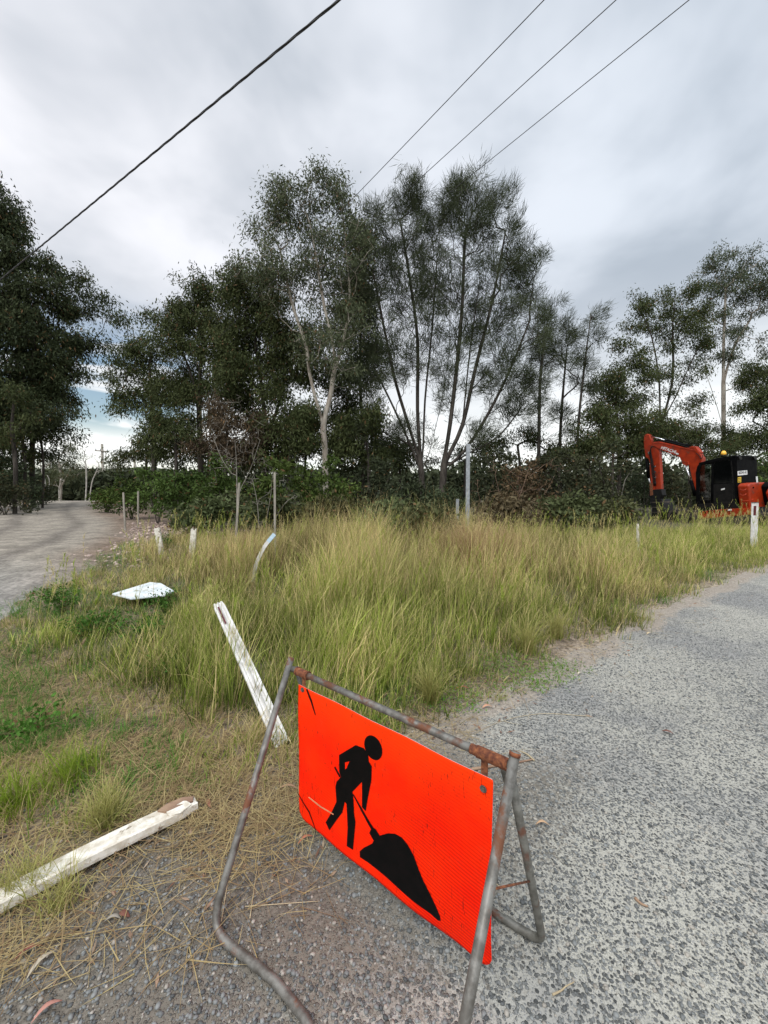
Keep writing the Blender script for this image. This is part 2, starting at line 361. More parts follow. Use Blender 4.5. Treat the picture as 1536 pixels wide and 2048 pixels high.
# =============================== LOOSE STONES ===============================
def stones(name, P, size, cols, seed, kind='stuff', label=None, cat=None):
    r = np.random.default_rng(seed); n = len(P)
    ph = (1+5**.5)/2
    base = np.array([(-1, ph, 0), (1, ph, 0), (-1, -ph, 0), (1, -ph, 0), (0, -1, ph), (0, 1, ph), (0, -1, -ph), (0, 1, -ph), (ph, 0, -1), (ph, 0, 1), (-ph, 0, -1), (-ph, 0, 1)])/1.902
    tri = np.array([(0, 11, 5), (0, 5, 1), (0, 1, 7), (0, 7, 10), (0, 10, 11), (1, 5, 9), (5, 11, 4), (11, 10, 2), (10, 7, 6), (7, 1, 8), (3, 9, 4), (3, 4, 2), (3, 2, 6), (3, 6, 8), (3, 8, 9), (4, 9, 5), (2, 4, 11), (6, 2, 10), (8, 6, 7), (9, 8, 1)])
    a = r.random(n)*2*PI; ca, sa = np.cos(a), np.sin(a)
    sc = size*np.stack([.7+.6*r.random(n), .6+.5*r.random(n), .42+.35*r.random(n)], -1)
    jit = 1+.30*(r.random((n, 12, 1))-.5)
    V = base[None]*jit*sc[:, None, :]
    x = V[..., 0]*ca[:, None]-V[..., 1]*sa[:, None]; y = V[..., 0]*sa[:, None]+V[..., 1]*ca[:, None]
    V = np.stack([x, y, V[..., 2]], -1)+P[:, None, :]
    Q = tri[None]+(np.arange(n)*12)[:, None, None]
    C = np.repeat(cols[:, None, :], 12, 1)
    o = link(name, mesh_np(name, V, Q.reshape(-1, 3), C, False), M['stone'])
    return tag(o, label, cat, kind=kind)
M['stone'] = leafmat('loose_stone', 0, .62, .5)
def scatter(n, x0, x1, y0, y1, f, r):
    x = r.uniform(x0, x1, n); y = r.uniform(y0, y1, n); k = r.random(n) < f(x, y)
    return x[k], y[k]
r_ = np.random.default_rng(21)
infr = lambda x, y: (np.abs(x) < y*1.05+.15)
x, y = scatter(210000, -3.2, 5, .75, 4.6, lambda x, y: infr(x, y)*(ss(-.5, .3, sd_road(x, y)+.5*(fbm(x, y, 2)-.5))*ss(4.6, 1.6, y)*(.3+.7*ss(.35, .6, fbm(x, y, 1.3)))*.8 + .10*ss(2.6, 1.6, y)), r_)
sz = .0030+.0065*r_.random(len(x))**2
z = np.maximum(road_z(x, y), gz(x, y))+sz*.15
g = r_.random(len(x)); c = np.stack([.05+.16*g, .054+.163*g, .054+.155*g], -1); w = r_.random(len(x)) < .12; c[w] = np.array((.30, .275, .235))*(.7+.5*r_.random((w.sum(), 1)))
stones('gravel', np.stack([x, y, z], -1), sz[:, None], c, 4, label='loose blue-grey and pale stone chips over the road surface', cat='gravel')
# pale and reddish rubble beside the track
x, y = scatter(5000, -12, -4, 6.5, 15, lambda x, y: ss(2.4, .4, np.abs(sd_track(x, y)+1.0))*.8, r_)
sz = .015+.05*r_.random(len(x))**3; g = r_.random((len(x), 1))
c = np.array((.36, .27, .23))*(.6+.9*g)
stones('rubble', np.stack([x, y, gz(x, y)+sz*.2], -1), sz[:, None], c, 5, label='pale pinkish rubble strewn along the verge of the dirt track', cat='rubble')

# =============================== GRASS ===============================
GREEN = np.array((.08, .145, .014)); YG = np.array((.205, .275, .030)); STRAW = np.array((.64, .52, .25)); BROWN = np.array((.30, .19, .105)); LUSH = np.array((.07, .16, .025))
def blades(P, az, lean, curl, Ln, wd, cb, ct, K=5, seed=0):
    """tapered bending strips; P base points, az direction, lean start angle from vertical, curl extra bend over the length"""
    n = len(P); t = np.linspace(0, 1, K)
    ang = lean[:, None]+curl[:, None]*t[None, :]**1.5
    seg = Ln[:, None]/(K-1)
    h = np.concatenate([np.zeros((n, 1)), np.cumsum(np.sin(ang[:, :-1])*seg, 1)], 1)
    v = np.concatenate([np.zeros((n, 1)), np.cumsum(np.cos(ang[:, :-1])*seg, 1)], 1)
    dx, dy = np.cos(az)[:, None], np.sin(az)[:, None]
    C = np.stack([P[:, 0:1]+h*dx, P[:, 1:2]+h*dy, P[:, 2:3]+v], -1)
    ga = (az+PI/2+np.random.default_rng(seed).uniform(-1.2, 1.2, n))
    side = np.stack([np.cos(ga), np.sin(ga), np.zeros(n)], -1)[:, None, :]*(wd[:, None]*(1-t[None, :]**1.6*.88)/2)[..., None]
    V = np.stack([C-side, C+side], 2).reshape(n, -1, 3)
    i = np.arange(K-1)*2; q = np.stack([i, i+1, i+3, i+2], -1)
    Q = (q[None]+(np.arange(n)*2*K)[:, None, None]).reshape(-1, 4)
    col = cb[:, None, :]*(1-t[None, :, None])+ct[:, None, :]*t[None, :, None]
    return V.reshape(-1, 3), Q, np.repeat(col, 2, 1).reshape(-1, 3)
def tufts(name, tx, ty, per, Hf, wdf, colf, spread, label, cat, seed, leanmax=.42, curlr=(.1, 1.05), windx=.10, K=5):
    r = np.random.default_rng(seed); n = len(tx)*per
    bx = np.repeat(tx, per)+r.normal(0, spread, n); by = np.repeat(ty, per)+r.normal(0, spread, n)
    az = r.random(n)*2*PI; H = Hf(bx, by)*(.30+.80*r.random(n)**.8)*np.repeat(.55+.85*r.random(len(tx)), per)
    lean = np.abs(r.normal(0, leanmax*.6, n)); curl = r.uniform(*curlr, n)*(.5+r.random(n))
    az = np.where(r.random(n) < .18, (vn(bx, by, .8)*2.2+vn(bx, by, 2.9))*2*PI, az); lean = lean+.35*ss(.5, .75, vn(bx, by, 1.1))*r.random(n)
    cb, ct = colf(bx, by, r, np.repeat(r.random(len(tx)), per))
    P = np.stack([bx, by, np.maximum(gz(bx, by), -9)-.01], -1)
    V, Q, C = blades(P, az, lean, curl, H, wdf*(.6+.8*r.random(n)), cb, ct, K, seed)
    V[:, 0] += windx*(V[:, 2]-np.repeat(P[:, 2], 2*K))
    o = link(name, mesh_np(name, V, Q, C), M['blade']); return tag(o, label, cat, kind='stuff')
def above(x, y): return ss(-.02, .5, band_sd(x, y)+.5*(fbm(x, y, 1.5)-.5))
def meadow(x, y):
    off = -sd_road(x, y)+.9*(fbm(x, y, 1.1)-.5); tr = -sd_track(x, y)+.8*(fbm(x, y, .9)-.5)
    return ss(-.05, .5, off)*(.35+.65*ss(.32, .5, fbm(x, y, 2.4)))*above(x, y)*ss(.25, 1.2, tr)*ss(11.8, 10, y-.12*x)*ss(-7.0, -5.2, x-.2*(y-6))
def hmap(x, y):
    off = -sd_road(x, y)
    h = .20+.42*ss(.1, 1.2, off)*(.30+1.1*ss(.25, .75, fbm(x, y, .9)))*(.75+.5*fbm(x, y, 2.6))
    h = h*(1-.55*ss(-1.0, -2.6, x)*ss(6, 4.2, y)); h = h*(1-.35*ss(-3.2, -4.2, x))
    h = h*(1+.12*ss(4.5, 6, y)*ss(-2.5, -1.5, x)*ss(3.5, 2.2, x)); h = h*(1-.35*ss(-2.2, -3.2, x)*ss(4, 5.5, y))
    h = h*(1-.12*ss(4.5, 6, x)); h = h*(1-.45*ss(6.3, 8.2, y)*ss(4, 5.5, x)); h = h*(1-.5*ss(1.3, .5, np.hypot(x+3.25, (y-4.7)*1.2)))
    return h
def brownness(x, y):
    return np.clip(ss(3.9, 6.0, y+1.2*(fbm(x, y, .8)-.5))*ss(6.0, 3.0, x)*.85+.22*ss(.5, .72, fbm(x, y, 2.1)), 0, 1)
def mcol(x, y, r, tr):
    b = brownness(x, y); n = len(x); u = r.random(n)
    g = fbm(x, y, 1.3); pt = (.70+.65*ss(.3, .7, fbm(x, y, 1.9)))[:, None]
    base = L3(GREEN, YG, np.clip(g*1.5-.35+.3*(r.random(n)-.5), 0, 1)); 
    tip = L3(YG, STRAW, np.clip(.14+.5*(r.random(n)-.3), 0, 1))
    dry = (u < .10+.62*b)
    base[dry] = L3(STRAW*.75, BROWN, r.random(dry.sum())*(.35+.5*b[dry])); tip[dry] = L3(STRAW, BROWN, r.random(dry.sum())*(.25+.45*b[dry]))
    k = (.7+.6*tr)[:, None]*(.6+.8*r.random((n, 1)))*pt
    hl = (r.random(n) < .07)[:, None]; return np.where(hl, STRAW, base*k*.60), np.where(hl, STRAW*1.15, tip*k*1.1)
def wedge(n, y0, y1, r, pw=1.0, xr=1.06):
    # points spread over the view wedge, denser near the viewer
    u = r.random(n); y = (y0**pw+(y1**pw-y0**pw)*u)**(1/pw); x = r.uniform(-1, 1, n)*(y*xr+.4); return x, y
rg = np.random.default_rng(31)
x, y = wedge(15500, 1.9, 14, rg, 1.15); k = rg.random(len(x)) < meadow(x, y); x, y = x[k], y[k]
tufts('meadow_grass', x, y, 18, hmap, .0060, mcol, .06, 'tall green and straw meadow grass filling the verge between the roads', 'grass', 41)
# thin seed stalks standing above it
x, y = wedge(5200, 2.2, 14, rg, 1.2); k = rg.random(len(x)) < meadow(x, y)*.8; x, y = x[k], y[k]; n = len(x)
tufts('seed_stalks', x, y, 2, lambda a, b: hmap(a, b)*1.45+.05, .0034, lambda a, b, r, t: (L3(YG, STRAW, r.random(len(a))), L3(STRAW, STRAW*1.2, r.random(len(a)))), .03, 'thin straw seed stalks standing above the meadow grass', 'grass', 42, leanmax=.45, curlr=(.05, .9), K=6)
# feathery tall reeds in front of the excavator
x = rg.uniform(6.0, 10.6, 520); y = rg.uniform(7.8, 11.5, 520); k = (sd_road(x, y) < -.8) & (rg.random(520) < ss(.50, .62, fbm(x, y, .7))*.45+.06)
x, y = x[k], y[k]
def seedheads(name, x, y, H, r, label, col=STRAW, kind='stuff'):
    Vs, Qs, Cs = [], [], []; off = 0; n = len(x)
    az = r.random(n)*2*PI; lean = np.abs(r.normal(0, .18, n)); curl = r.uniform(.05, .55, n); Ln = H*(.6+.6*r.random(n)); K = 7
    P = np.stack([x, y, gz(x, y)], -1); c = L3(col*.8, YG*1.1, r.random(n))
    V, Q, C = blades(P, az, lean, curl, Ln, np.full(n, .005), c*.9, c, K, 3); V[:, 0] += .10*(V[:, 2]-np.repeat(P[:, 2], 2*K))
    ctr = V.reshape(n, K, 2, 3).mean(2); Vs.append(V); Qs.append(Q); Cs.append(C); off = len(V)
    m = 22; idx = r.random((n, m))*1.9+(K-1-1.95); i0 = np.clip(idx.astype(int), 0, K-2); f = (idx-i0)[..., None]
    p = ctr[np.arange(n)[:, None], i0]*(1-f)+ctr[np.arange(n)[:, None], i0+1]*f; p = p.reshape(-1, 3); q = len(p)
    V, Q, C = blades(p, r.random(q)*2*PI, r.uniform(.1, .7, q), r.uniform(.2, 1.2, q), r.uniform(.025, .07, q), np.full(q, .006), np.repeat(c, m, 0)*1.05, np.repeat(c, m, 0)*1.25, 3, 4)
    Vs.append(V); Qs.append(Q+off); Cs.append(C)
    return tag(link(name, mesh_np(name, np.concatenate(Vs), np.concatenate(Qs), np.concatenate(Cs)), M['blade']), label, 'grass', kind=kind)
seedheads('feathery_grass', x, y, .95, rg, 'tall feathery seeding grass standing in front of the excavator')
x, y = wedge(3600, 3.6, 12, rg, 1.4, .95); k = rg.random(len(x)) < meadow(x, y)*.6; 
seedheads('seed_heads', x[k], y[k], .72, rg, 'pale seed heads scattered through the meadow grass')
# low grass, the lush patches and the straggly edge
def lowf(x, y):
    off = -sd_road(x, y); tr = -sd_track(x, y); b = band_sd(x, y)
    left = ss(.0, -.22, b)*ss(.42, .75, off+.4*(fbm(x, y, 2)-.5))*(.40+.60*ss(.38, .55, fbm(x, y, 1.8)))
    band = ss(.5, .0, np.abs(b))*ss(.2, .6, off)*.34
    fr = ss(-.05, .3, off)*ss(1.1, .5, off)*.5*ss(.40, .58, fbm(x, y, 2.6))*ss(1.9, 2.4, y)
    tre = ss(-.3, .3, tr)*ss(1.6, .8, tr)*.5
    und = above(x, y)*ss(.2, .6, off)*.45
    return np.clip(left+band*1.8+fr+tre*ss(.05, .3, b)+und, 0, 1)*ss(0, .5, tr+.3)
def lcol(x, y, r, t):
    n = len(x); u = r.random(n); lush = ss(.46, .60, fbm(x, y, 1.5)+.12*ss(-1.3, -2.0, x)*ss(2.0, 2.3, y))
    base = L3(YG*.9, LUSH, lush); tip = L3(YG*1.05, LUSH*1.6, lush)
    dry = u < .50*(1-lush)+.08; base[dry] = STRAW*.7; tip[dry] = L3(STRAW, BROWN, r.random(dry.sum()))
    return base, tip
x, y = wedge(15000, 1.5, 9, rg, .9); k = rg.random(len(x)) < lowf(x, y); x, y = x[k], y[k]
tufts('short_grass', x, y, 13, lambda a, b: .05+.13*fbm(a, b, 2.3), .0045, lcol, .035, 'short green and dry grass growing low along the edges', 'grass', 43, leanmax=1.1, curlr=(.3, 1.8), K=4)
def patch(x, y, r, label, name, dens=9000, h=.035, c0=LUSH, seed=1):
    q = np.random.default_rng(seed); n = int(dens*r*r*2.2); a = q.random(n)*2*PI; d = r*np.sqrt(q.random(n)); px = x+np.cos(a)*d*1.5; py = y+np.sin(a)*d
    k = q.random(n) < ss(1.0, .5, d/r+.9*(fbm(px, py, 5)-.5)); px, py = px[k], py[k]; n = len(px)
    P = np.stack([px, py, np.maximum(gz(px, py), road_z(px, py))+q.random(n)*h], -1)
    c = c0*(.6+.9*q.random((n, 1)))+np.array((.05, .03, .0))*q.random((n, 1))
    V, Q, C = blades(P, q.random(n)*2*PI, q.uniform(.5, 1.5, n), q.uniform(0, .7, n), q.uniform(.012, .028, n), np.full(n, .009), c, c*1.25, 3, seed)
    tag(link(name, mesh_np(name, V, Q, C), M['leaf']), label, 'ground cover', kind='stuff')
for i, (a, b, rr) in enumerate([(1035, 1345, .42), (900, 1395, .28), (740, 1450, .2)]):
    p = gp(a, b); patch(p.x, p.y, rr, ['bright green low weeds at the road edge right of the meadow', 'green low weeds at the foot of the tall grass behind the sign', 'small green weeds behind the top bar of the sign'][i], 'ground_cover', seed=60+i)
# dead straw lying flat
x, y = wedge(95000, 1.15, 4.6, rg, .8, 1.1)
b = band_sd(x, y); off = -sd_road(x, y)
f = (ss(.60, .05, np.abs(b+.1))*.9*ss(.15, .5, off) + ss(.35, .9, off)*ss(.0, -.5, b)*.45 + ss(.5, .1, np.abs(off-.25))*.20*ss(.35, .6, fbm(x, y, 3))+.02*ss(-.6, 0, off)+.75*ss(.62, .1, np.hypot(x+.72, (y-1.95)*1.2))+.22*ss(1.0, .3, np.hypot(x+1.05, (y-1.65))))*(.3+.9*ss(.3, .6, fbm(x, y, 3.3)))*infr(x, y)
k = rg.random(len(x)) < f; x, y = x[k], y[k]; n = len(x)
P = np.stack([x, y, np.maximum(gz(x, y), road_z(x, y))+.004+.022*rg.random(n)**2], -1); c = L3(STRAW*.72, BROWN*.75, rg.random(n)**1.1)
V, Q, C = blades(P, rg.random(n)*2*PI, rg.uniform(1.35, 1.60, n), rg.uniform(-.35, .5, n), rg.uniform(.05, .24, n)*(.5+rg.random(n)), rg.uniform(.0018, .0045, n), c, c*1.1, 5, 8)
V[:, 2] = np.maximum(V[:, 2], np.maximum(gz(V[:, 0], V[:, 1]), road_z(V[:, 0], V[:, 1]))+.002)
tag(link('dry_straw', mesh_np('dry_straw', V, Q, C), M['blade']), 'dead straw and cut grass lying flat on the bare soil', 'straw', kind='stuff')
# small dead gum leaves and bark flakes
def leaf_quads(P, D, Nn, L, Wd, c):
    D = D/np.linalg.norm(D, axis=1, keepdims=True); S_ = np.cross(D, Nn); S_ /= np.linalg.norm(S_, axis=1, keepdims=True)+1e-9
    L = L[:, None]; Wd = Wd[:, None]
    V = np.stack([P, P+D*L*.42+S_*Wd*.5, P+D*L, P+D*L*.42-S_*Wd*.5], 1)
    n = len(P); Q = np.arange(n*4).reshape(n, 4); return V.reshape(-1, 3), Q, np.repeat(c, 4, 0)
x, y = wedge(9000, 1.15, 6, rg, 1, 1.1); off = -sd_road(x, y)
k = rg.random(len(x)) < (ss(-.6, .2, off)*ss(1.6, .5, off)*.30+.25*ss(.6, .1, np.abs(band_sd(x, y)))); x, y = x[k], y[k]; n = len(x)
a = rg.random(n)*2*PI; c = L3((.30, .14, .09), (.42, .33, .23), rg.random(n))*(.5+.7*rg.random((n, 1)))
V, Q, C = leaf_quads(np.stack([x, y, np.maximum(gz(x, y), road_z(x, y))+.006], -1), np.stack([np.cos(a), np.sin(a), rg.uniform(-.02, .15, n)], -1), np.stack([rg.normal(0, .2, n), rg.normal(0, .2, n), np.ones(n)], -1), rg.uniform(.02, .07, n), rg.uniform(.006, .014, n), c)
tag(link('leaf_litter', mesh_np('leaf_litter', V, Q, C), M['blade']), 'small dead gum leaves and bark flakes along the road edge', 'leaf litter', kind='stuff')

def single_leaf(px, py, ln, wd, az, col, label, curl=.012):
    p = gp(px, py); p.z = max(float(gz(p.x, p.y)), float(road_z(p.x, p.y)))+.008
    K = 9; t = np.linspace(0, 1, K); w = wd*np.sin(PI*np.clip(t*.97+.02, 0, 1))**.8/2
    d = np.array((math.cos(az), math.sin(az))); s = np.array((-d[1], d[0])); V = []
    for i in range(K):
        bend = .12*ln*math.sin(PI*t[i]); c = np.array((p.x, p.y))+d*(t[i]-.5)*ln+s*bend
        for j in (-1, 0, 1): V.append((*(c+s*j*w[i]), p.z+curl*math.sin(PI*t[i])+(abs(j)*.25*w[i])))
    V = np.array(V); Q = []
    for i in range(K-1):
        for j in (0, 1): a0 = i*3+j; Q.append((a0, a0+1, a0+4, a0+3))
    o = link('fallen_leaf', mesh_np('fallen_leaf', V, Q, np.tile(col, (len(V), 1)), True), M['leaf'])
    md = o.modifiers.new('thickness', 'SOLIDIFY'); md.thickness = .0008
    tag(o, label, 'leaf', 'gum leaves fallen on the ground')
LV = [(85, 1940, .085, .016, 1.2, (.46, .40, .30), 'long pale grey gum leaf on the gravel near the bottom left corner'),
 (58, 1912, .07, .015, .6, (.28, .10, .08), 'dark red gum leaf left of the long pale one, bottom left'),
 (95, 2035, .07, .014, .8, (.48, .24, .19), 'pinkish gum leaf on the bottom edge at the left'),
 (612, 1688, .075, .013, .55, (.45, .17, .10), 'reddish gum leaf just under the lower left corner of the orange sign'),
 (420, 1612, .07, .02, 2.1, (.27, .12, .08), 'brown gum leaf beside the broken end of the fallen white post'),
 (575, 1582, .10, .016, .1, (.42, .25, .17), 'brown gum leaf in the straw between sign leg and panel'),
 (250, 1835, .05, .02, 2.8, (.20, .09, .065), 'small dark curled leaf below the fallen white post'),
 (975, 1418, .08, .026, .2, (.60, .33, .22), 'orange-pink gum leaf on the road edge behind the sign bar'),
 (925, 1380, .12, .012, .05, (.50, .13, .06), 'thin red gum leaf in the weeds at the grass edge'),
 (1335, 1467, .06, .022, 2.6, (.20, .10, .08), 'curled dark brown leaf out on the open road'),
 (1160, 1350, .06, .016, .5, (.62, .56, .42), 'pale leaf on the dusty strip beside the grass'),
 (1300, 1270, .09, .02, .3, (.62, .50, .32), 'straw-coloured leaf far up the dusty road edge'),
 (225, 1850, .06, .012, .2, (.33, .30, .25), 'thin grey leaf beside the small dark curled one'),
 (1085, 1655, .06, .014, -.1, (.55, .36, .22), 'tan leaf on the road just right of the sign leg')]
for a in LV: single_leaf(*a[:5], np.array(a[5]), a[6])
LF = 1.7
# =============================== TREES ===============================
def grow(trunks, A, bf=.25, up=.5, sub=.45):
    pos = []; par = []; plen = []
    for tr in trunks:
        tr = [Vector(p) for p in tr]
        if not pos: pos.append(np.array(tr[0])); par.append(-1); plen.append(0.); last = 0
        else:
            d = np.linalg.norm(np.array(pos)-np.array(tr[0]), axis=1); last = int(d.argmin())
        pts = smooth_path(tr, 3)[1:] if len(tr) > 2 else tr[1:]
        for p in pts:
            q0 = pos[last]; q1 = np.array(p); L = np.linalg.norm(q1-q0); k = max(1, int(L/sub))
            for i in range(1, k+1):
                pos.append(q0+(q1-q0)*i/k); par.append(last); plen.append(plen[last]+L/k); last = len(pos)-1
    T = np.array(pos); PL = np.array(plen)
    n = len(A); ht = T[0, 2]
    low = ss(.0, 1.0, (T[:, 2]-ht)/max(.3, .22*(A[:, 2].max()-ht)))   # branches leave the trunk above its foot
    d = np.linalg.norm(A[:, None]-T[None], axis=2)+bf*PL[None]+up*np.maximum(0, T[None, :, 2]-A[:, None, 2])+4*(1-low)[None]
    best = d.min(1); bi = d.argmin(1); done = np.zeros(n, bool)
    for _ in range(n):
        j = int(np.where(done, 1e9, best).argmin()); done[j] = True
        i = int(bi[j]); L = float(np.linalg.norm(A[j]-pos[i])); 
        k = 1 if L < .5 else (2 if L < 1.2 else 3); last = i; q0 = pos[i]
        new = []
        for s in range(1, k+1):
            f = s/k; p = q0+(A[j]-q0)*f
            if s < k: p = p+rng.normal(0, .06*L, 3)+np.array((0, 0, .05*L))
            pos.append(p); par.append(last); plen.append(plen[last]+L/k); last = len(pos)-1; new.append(last)
        for m_ in new:
            dd = np.linalg.norm(A-pos[m_], axis=1)+bf*plen[m_]+up*np.maximum(0, pos[m_][2]-A[:, 2])
            b = dd < best; best = np.where(b, dd, best); bi = np.where(b, m_, bi)
    return np.array(pos), np.array(par)
def radii(par, tip, R0, e=2.3):
    n = len(par); s = np.zeros(n); kids = np.zeros(n, int)
    for i in range(n-1, -1, -1):
        if s[i] == 0: s[i] = tip**e
        if par[i] >= 0: s[par[i]] += s[i]; kids[par[i]] += 1
    r = s**(1/e); q = np.clip((r-tip)/max(1e-6, r[0]-tip), 0, 1); return tip+(R0*.72-tip)*q**1.2, kids
def skin(pos, par, r, nmin=0):
    """one tube segment per branch segment, shared rings along the main line"""
    n = len(pos); main = {}
    for i in range(1, n):
        p = par[i]
        if p not in main or r[i] > r[main[p]]: main[p] = i
    ch = np.zeros((n, 3)); ch[1:] = pos[1:]-pos[par[1:]]; ch[0] = (0, 0, 1)
    ln = np.linalg.norm(ch, axis=1, keepdims=True)+1e-9; dr = ch/ln
    dd = dr.copy()
    for p, c in main.items(): dd[p] = dr[p]+dr[c]
    dd /= np.linalg.norm(dd, axis=1, keepdims=True)+1e-9
    V = []; Q = []; off = 0; K = 6; ang = np.arange(K)*2*PI/K; ca, sa = np.cos(ang), np.sin(ang)
    ref = np.tile(np.array((1., .1, 0.)), (n, 1)); m = np.abs(dd[:, 0]) > .9; ref[m] = (0, 1., .1)
    U = np.cross(dd, ref); U /= np.linalg.norm(U, axis=1, keepdims=True); B = np.cross(dd, U)
    ring = pos[:, None]+(U[:, None]*ca[None, :, None]+B[:, None]*sa[None, :, None])*r[:, None, None]
    V = [ring.reshape(-1, 3)]; extra = []; q = []; base = n*K; k = np.arange(K); k2 = (k+1) % K
    for i in range(1, n):
        p = par[i]
        if main[p] == i: a = p*K
        else:
            extra.append(pos[p]+(U[i][None]*ca[:, None]+B[i][None]*sa[:, None])*min(r[i]*1.25, r[p])); a = base; base += K
        q.append(np.stack([a+k, a+k2, i*K+k2, i*K+k], -1))
    if extra: V.append(np.concatenate(extra))
    return np.concatenate(V), np.concatenate(q)
def pxpts(L, D): return [at(a, b, D if len(c) == 0 else D+c[0]) for a, b, *c in L]
def clump_pts(clumps, D, dens, r, thick=1.0, shell=False, zmin=None):
    out = []; sc = F/D
    for cx, cy, rx, ry, *o in clumps:
        w = o[0] if o else 1.0; n = max(5, int(rx*ry/100*dens*w)); c = at(cx, cy, D+r.normal(0, .25))
        mc = max(3, n//6); g = r.normal(0, 1, (mc, 3)); g /= np.linalg.norm(g, axis=1, keepdims=True); g *= (r.random((mc, 1))**(1/2.2)); g = g[r.integers(0, mc, n)]+r.normal(0, .20, (n, 3))
        g *= np.array((rx/sc, (rx+ry)/2/sc*thick, ry/sc)); p = np.array(c)+g; out.append(p)
    A = np.concatenate(out)
    g = gz(A[:, 0], A[:, 1])+.15; A[:, 2] = np.maximum(A[:, 2], g+.1*r.random(len(A))); return A
def gum_leaves(tips, dirs, per, r, L=.15, Wd=.045, sig=.22, c0=(.040, .055, .028), c1=(.085, .10, .055), droop=.9, rad=None):
    n = len(tips)*per; P = np.repeat(tips, per, 0); D = np.repeat(dirs, per, 0)
    P = P+r.normal(0, sig, (n, 3))*np.array((1, 1, .75))
    d = D*.35+r.normal(0, .55, (n, 3))+np.array((0, 0, -droop)); nn = r.normal(0, 1, (n, 3))
    c = L3(c0, c1, np.clip(np.repeat(r.random(len(tips)), per)*.6+r.random(n)*.4, 0, 1)); w = r.random(n) < .03; c[w] = (.14, .085, .04)
    return leaf_quads(P, d, nn, L*(.6+.8*r.random(n)), Wd*(.6+.8*r.random(n)), c)
def needles(tips, dirs, per, r, L=.34, Wd=.0155, c0=(.035, .045, .030), c1=(.075, .085, .055), upb=.32, sig=.13):
    n = len(tips)*per; P = np.repeat(tips, per, 0)+r.normal(0, sig, (n, 3)); D = np.repeat(dirs, per, 0)
    d = D*.9+r.normal(0, .38, (n, 3))+np.array((.05, 0, upb)); nn = r.normal(0, 1, (n, 3))
    c = L3(c0, c1, np.clip(np.repeat(r.random(len(tips)), per)*.6+r.random(n)*.4, 0, 1))
    return leaf_quads(P, d, nn, L*(.5+.9*r.random(n)), np.full(n, Wd), c)
def tree(name, label, cat, group, D, trunks, clumps, R0=.16, dens=3.1, per=50, kind='gum', bark='bark_dark', seed=0, thick=1.0, bf=.25, leaf={}, tip=.007, crown=True, tube_n=6, up=.5, parts=('trunk', 'crown'), e=2.3):
    r = np.random.default_rng(seed); tw = [pxpts(t, D) for t in trunks]
    b = tw[0][0]; b.z = float(gz(b.x, b.y))-.12
    for t in tw[1:]:
        if abs(t[0].z-b.z) < .9 and (t[0]-b).length < 1.5: t[0].z = b.z
    A = clump_pts(clumps, D, dens, r, thick); pos, par = grow(tw, A, bf, up)
    rd, kids = radii(par, tip, R0, e)
    root = empty(name, tuple(b), label, cat, group)
    V, Q = skin(pos, par, rd); link(parts[0], mesh_np(parts[0], V, Q, None, True), M[bark], root)
    if crown:
        last = len(pos)-len(A)*0
        sel = np.where((kids == 0) | ((rd < tip*3.0) & (r.random(len(pos)) < .5)))[0]; sel = sel[sel > 0]
        dr = pos[sel]-pos[par[sel]]; dr /= np.linalg.norm(dr, axis=1, keepdims=True)+1e-9
        per = int(per*LF)
        f = gum_leaves if kind == 'gum' else needles
        V, Q, C = f(pos[sel], dr, per, r, **leaf); link(parts[1], mesh_np(parts[1], V, Q, C), M['leaf' if kind == 'gum' else 'needle'], root)
    return root
def gum(label, D, trunks, clumps, group='gum trees of the roadside bush', **k): return tree('gum_tree', label, 'gum tree', group, D, trunks, clumps, **k)
def oak(label, D, trunks, clumps, **k): 
    k.setdefault('per', 30); k.setdefault('dens', 3.0)
    return tree('she_oak', label, 'she-oak', 'she-oaks of the roadside bush', D, trunks, clumps, kind='oak', **k)
GL = dict(c0=(.026, .038, .012), c1=(.085, .098, .038)); GG = dict(c0=(.040, .055, .026), c1=(.125, .14, .075)); OL = dict(c0=(.030, .040, .020), c1=(.085, .098, .055))

gum('tall gum with forked cream trunk and airy grey-green crown in the centre', 15,
    [[(652, 965), (650, 900), (647, 850), (663, 780), (668, 700), (650, 620), (636, 540), (620, 450), (600, 400)], [(647, 850), (632, 800), (618, 740), (612, 690), (585, 610), (560, 500)], [(665, 760), (684, 690), (700, 600), (690, 480)]],
    [(545, 375, 38, 36, .9), (585, 395, 50, 45, .9), (645, 400, 50, 45, .9), (690, 385, 35, 35, .9), (690, 430, 38, 45), (600, 470, 75, 50, .8), (545, 470, 40, 50, .8), (685, 500, 50, 60), (560, 550, 75, 50), (500, 545, 35, 35, .8), (640, 570, 80, 60), (600, 650, 80, 50, .8), (690, 620, 50, 60), (660, 700, 90, 50, .6)],
    R0=.17, dens=2.4, per=36, bark='bark_pale', seed=1, leaf=dict(GG, L=.14, Wd=.036, sig=.2))
oak('many-stemmed she-oak left of the pair in the centre, stems fanning from one foot', 16,
    [[(846, 985), (842, 940), (820, 860), (790, 760), (765, 640), (745, 540)], [(842, 930), (835, 820), (835, 680), (820, 560), (800, 440)], [(838, 930), (812, 870), (780, 800), (730, 700)], [(846, 930), (850, 800), (865, 650), (875, 500)], [(850, 935), (870, 860), (895, 740), (900, 640)]],
    [(790, 400, 40, 45), (745, 470, 50, 60), (830, 430, 45, 60), (780, 520, 60, 70, 1.2), (730, 560, 45, 60, 1.2), (865, 470, 45, 70), (835, 560, 60, 80, .7), (760, 640, 55, 70, .7), (850, 670, 60, 80, .75), (790, 740, 60, 70, .8), (740, 740, 45, 60, .8), (740, 850, 50, 60, .8), (800, 860, 60, 50, .5), (850, 870, 40, 40, .3)],
    R0=.18, seed=2, bark='bark_dark', leaf=OL)
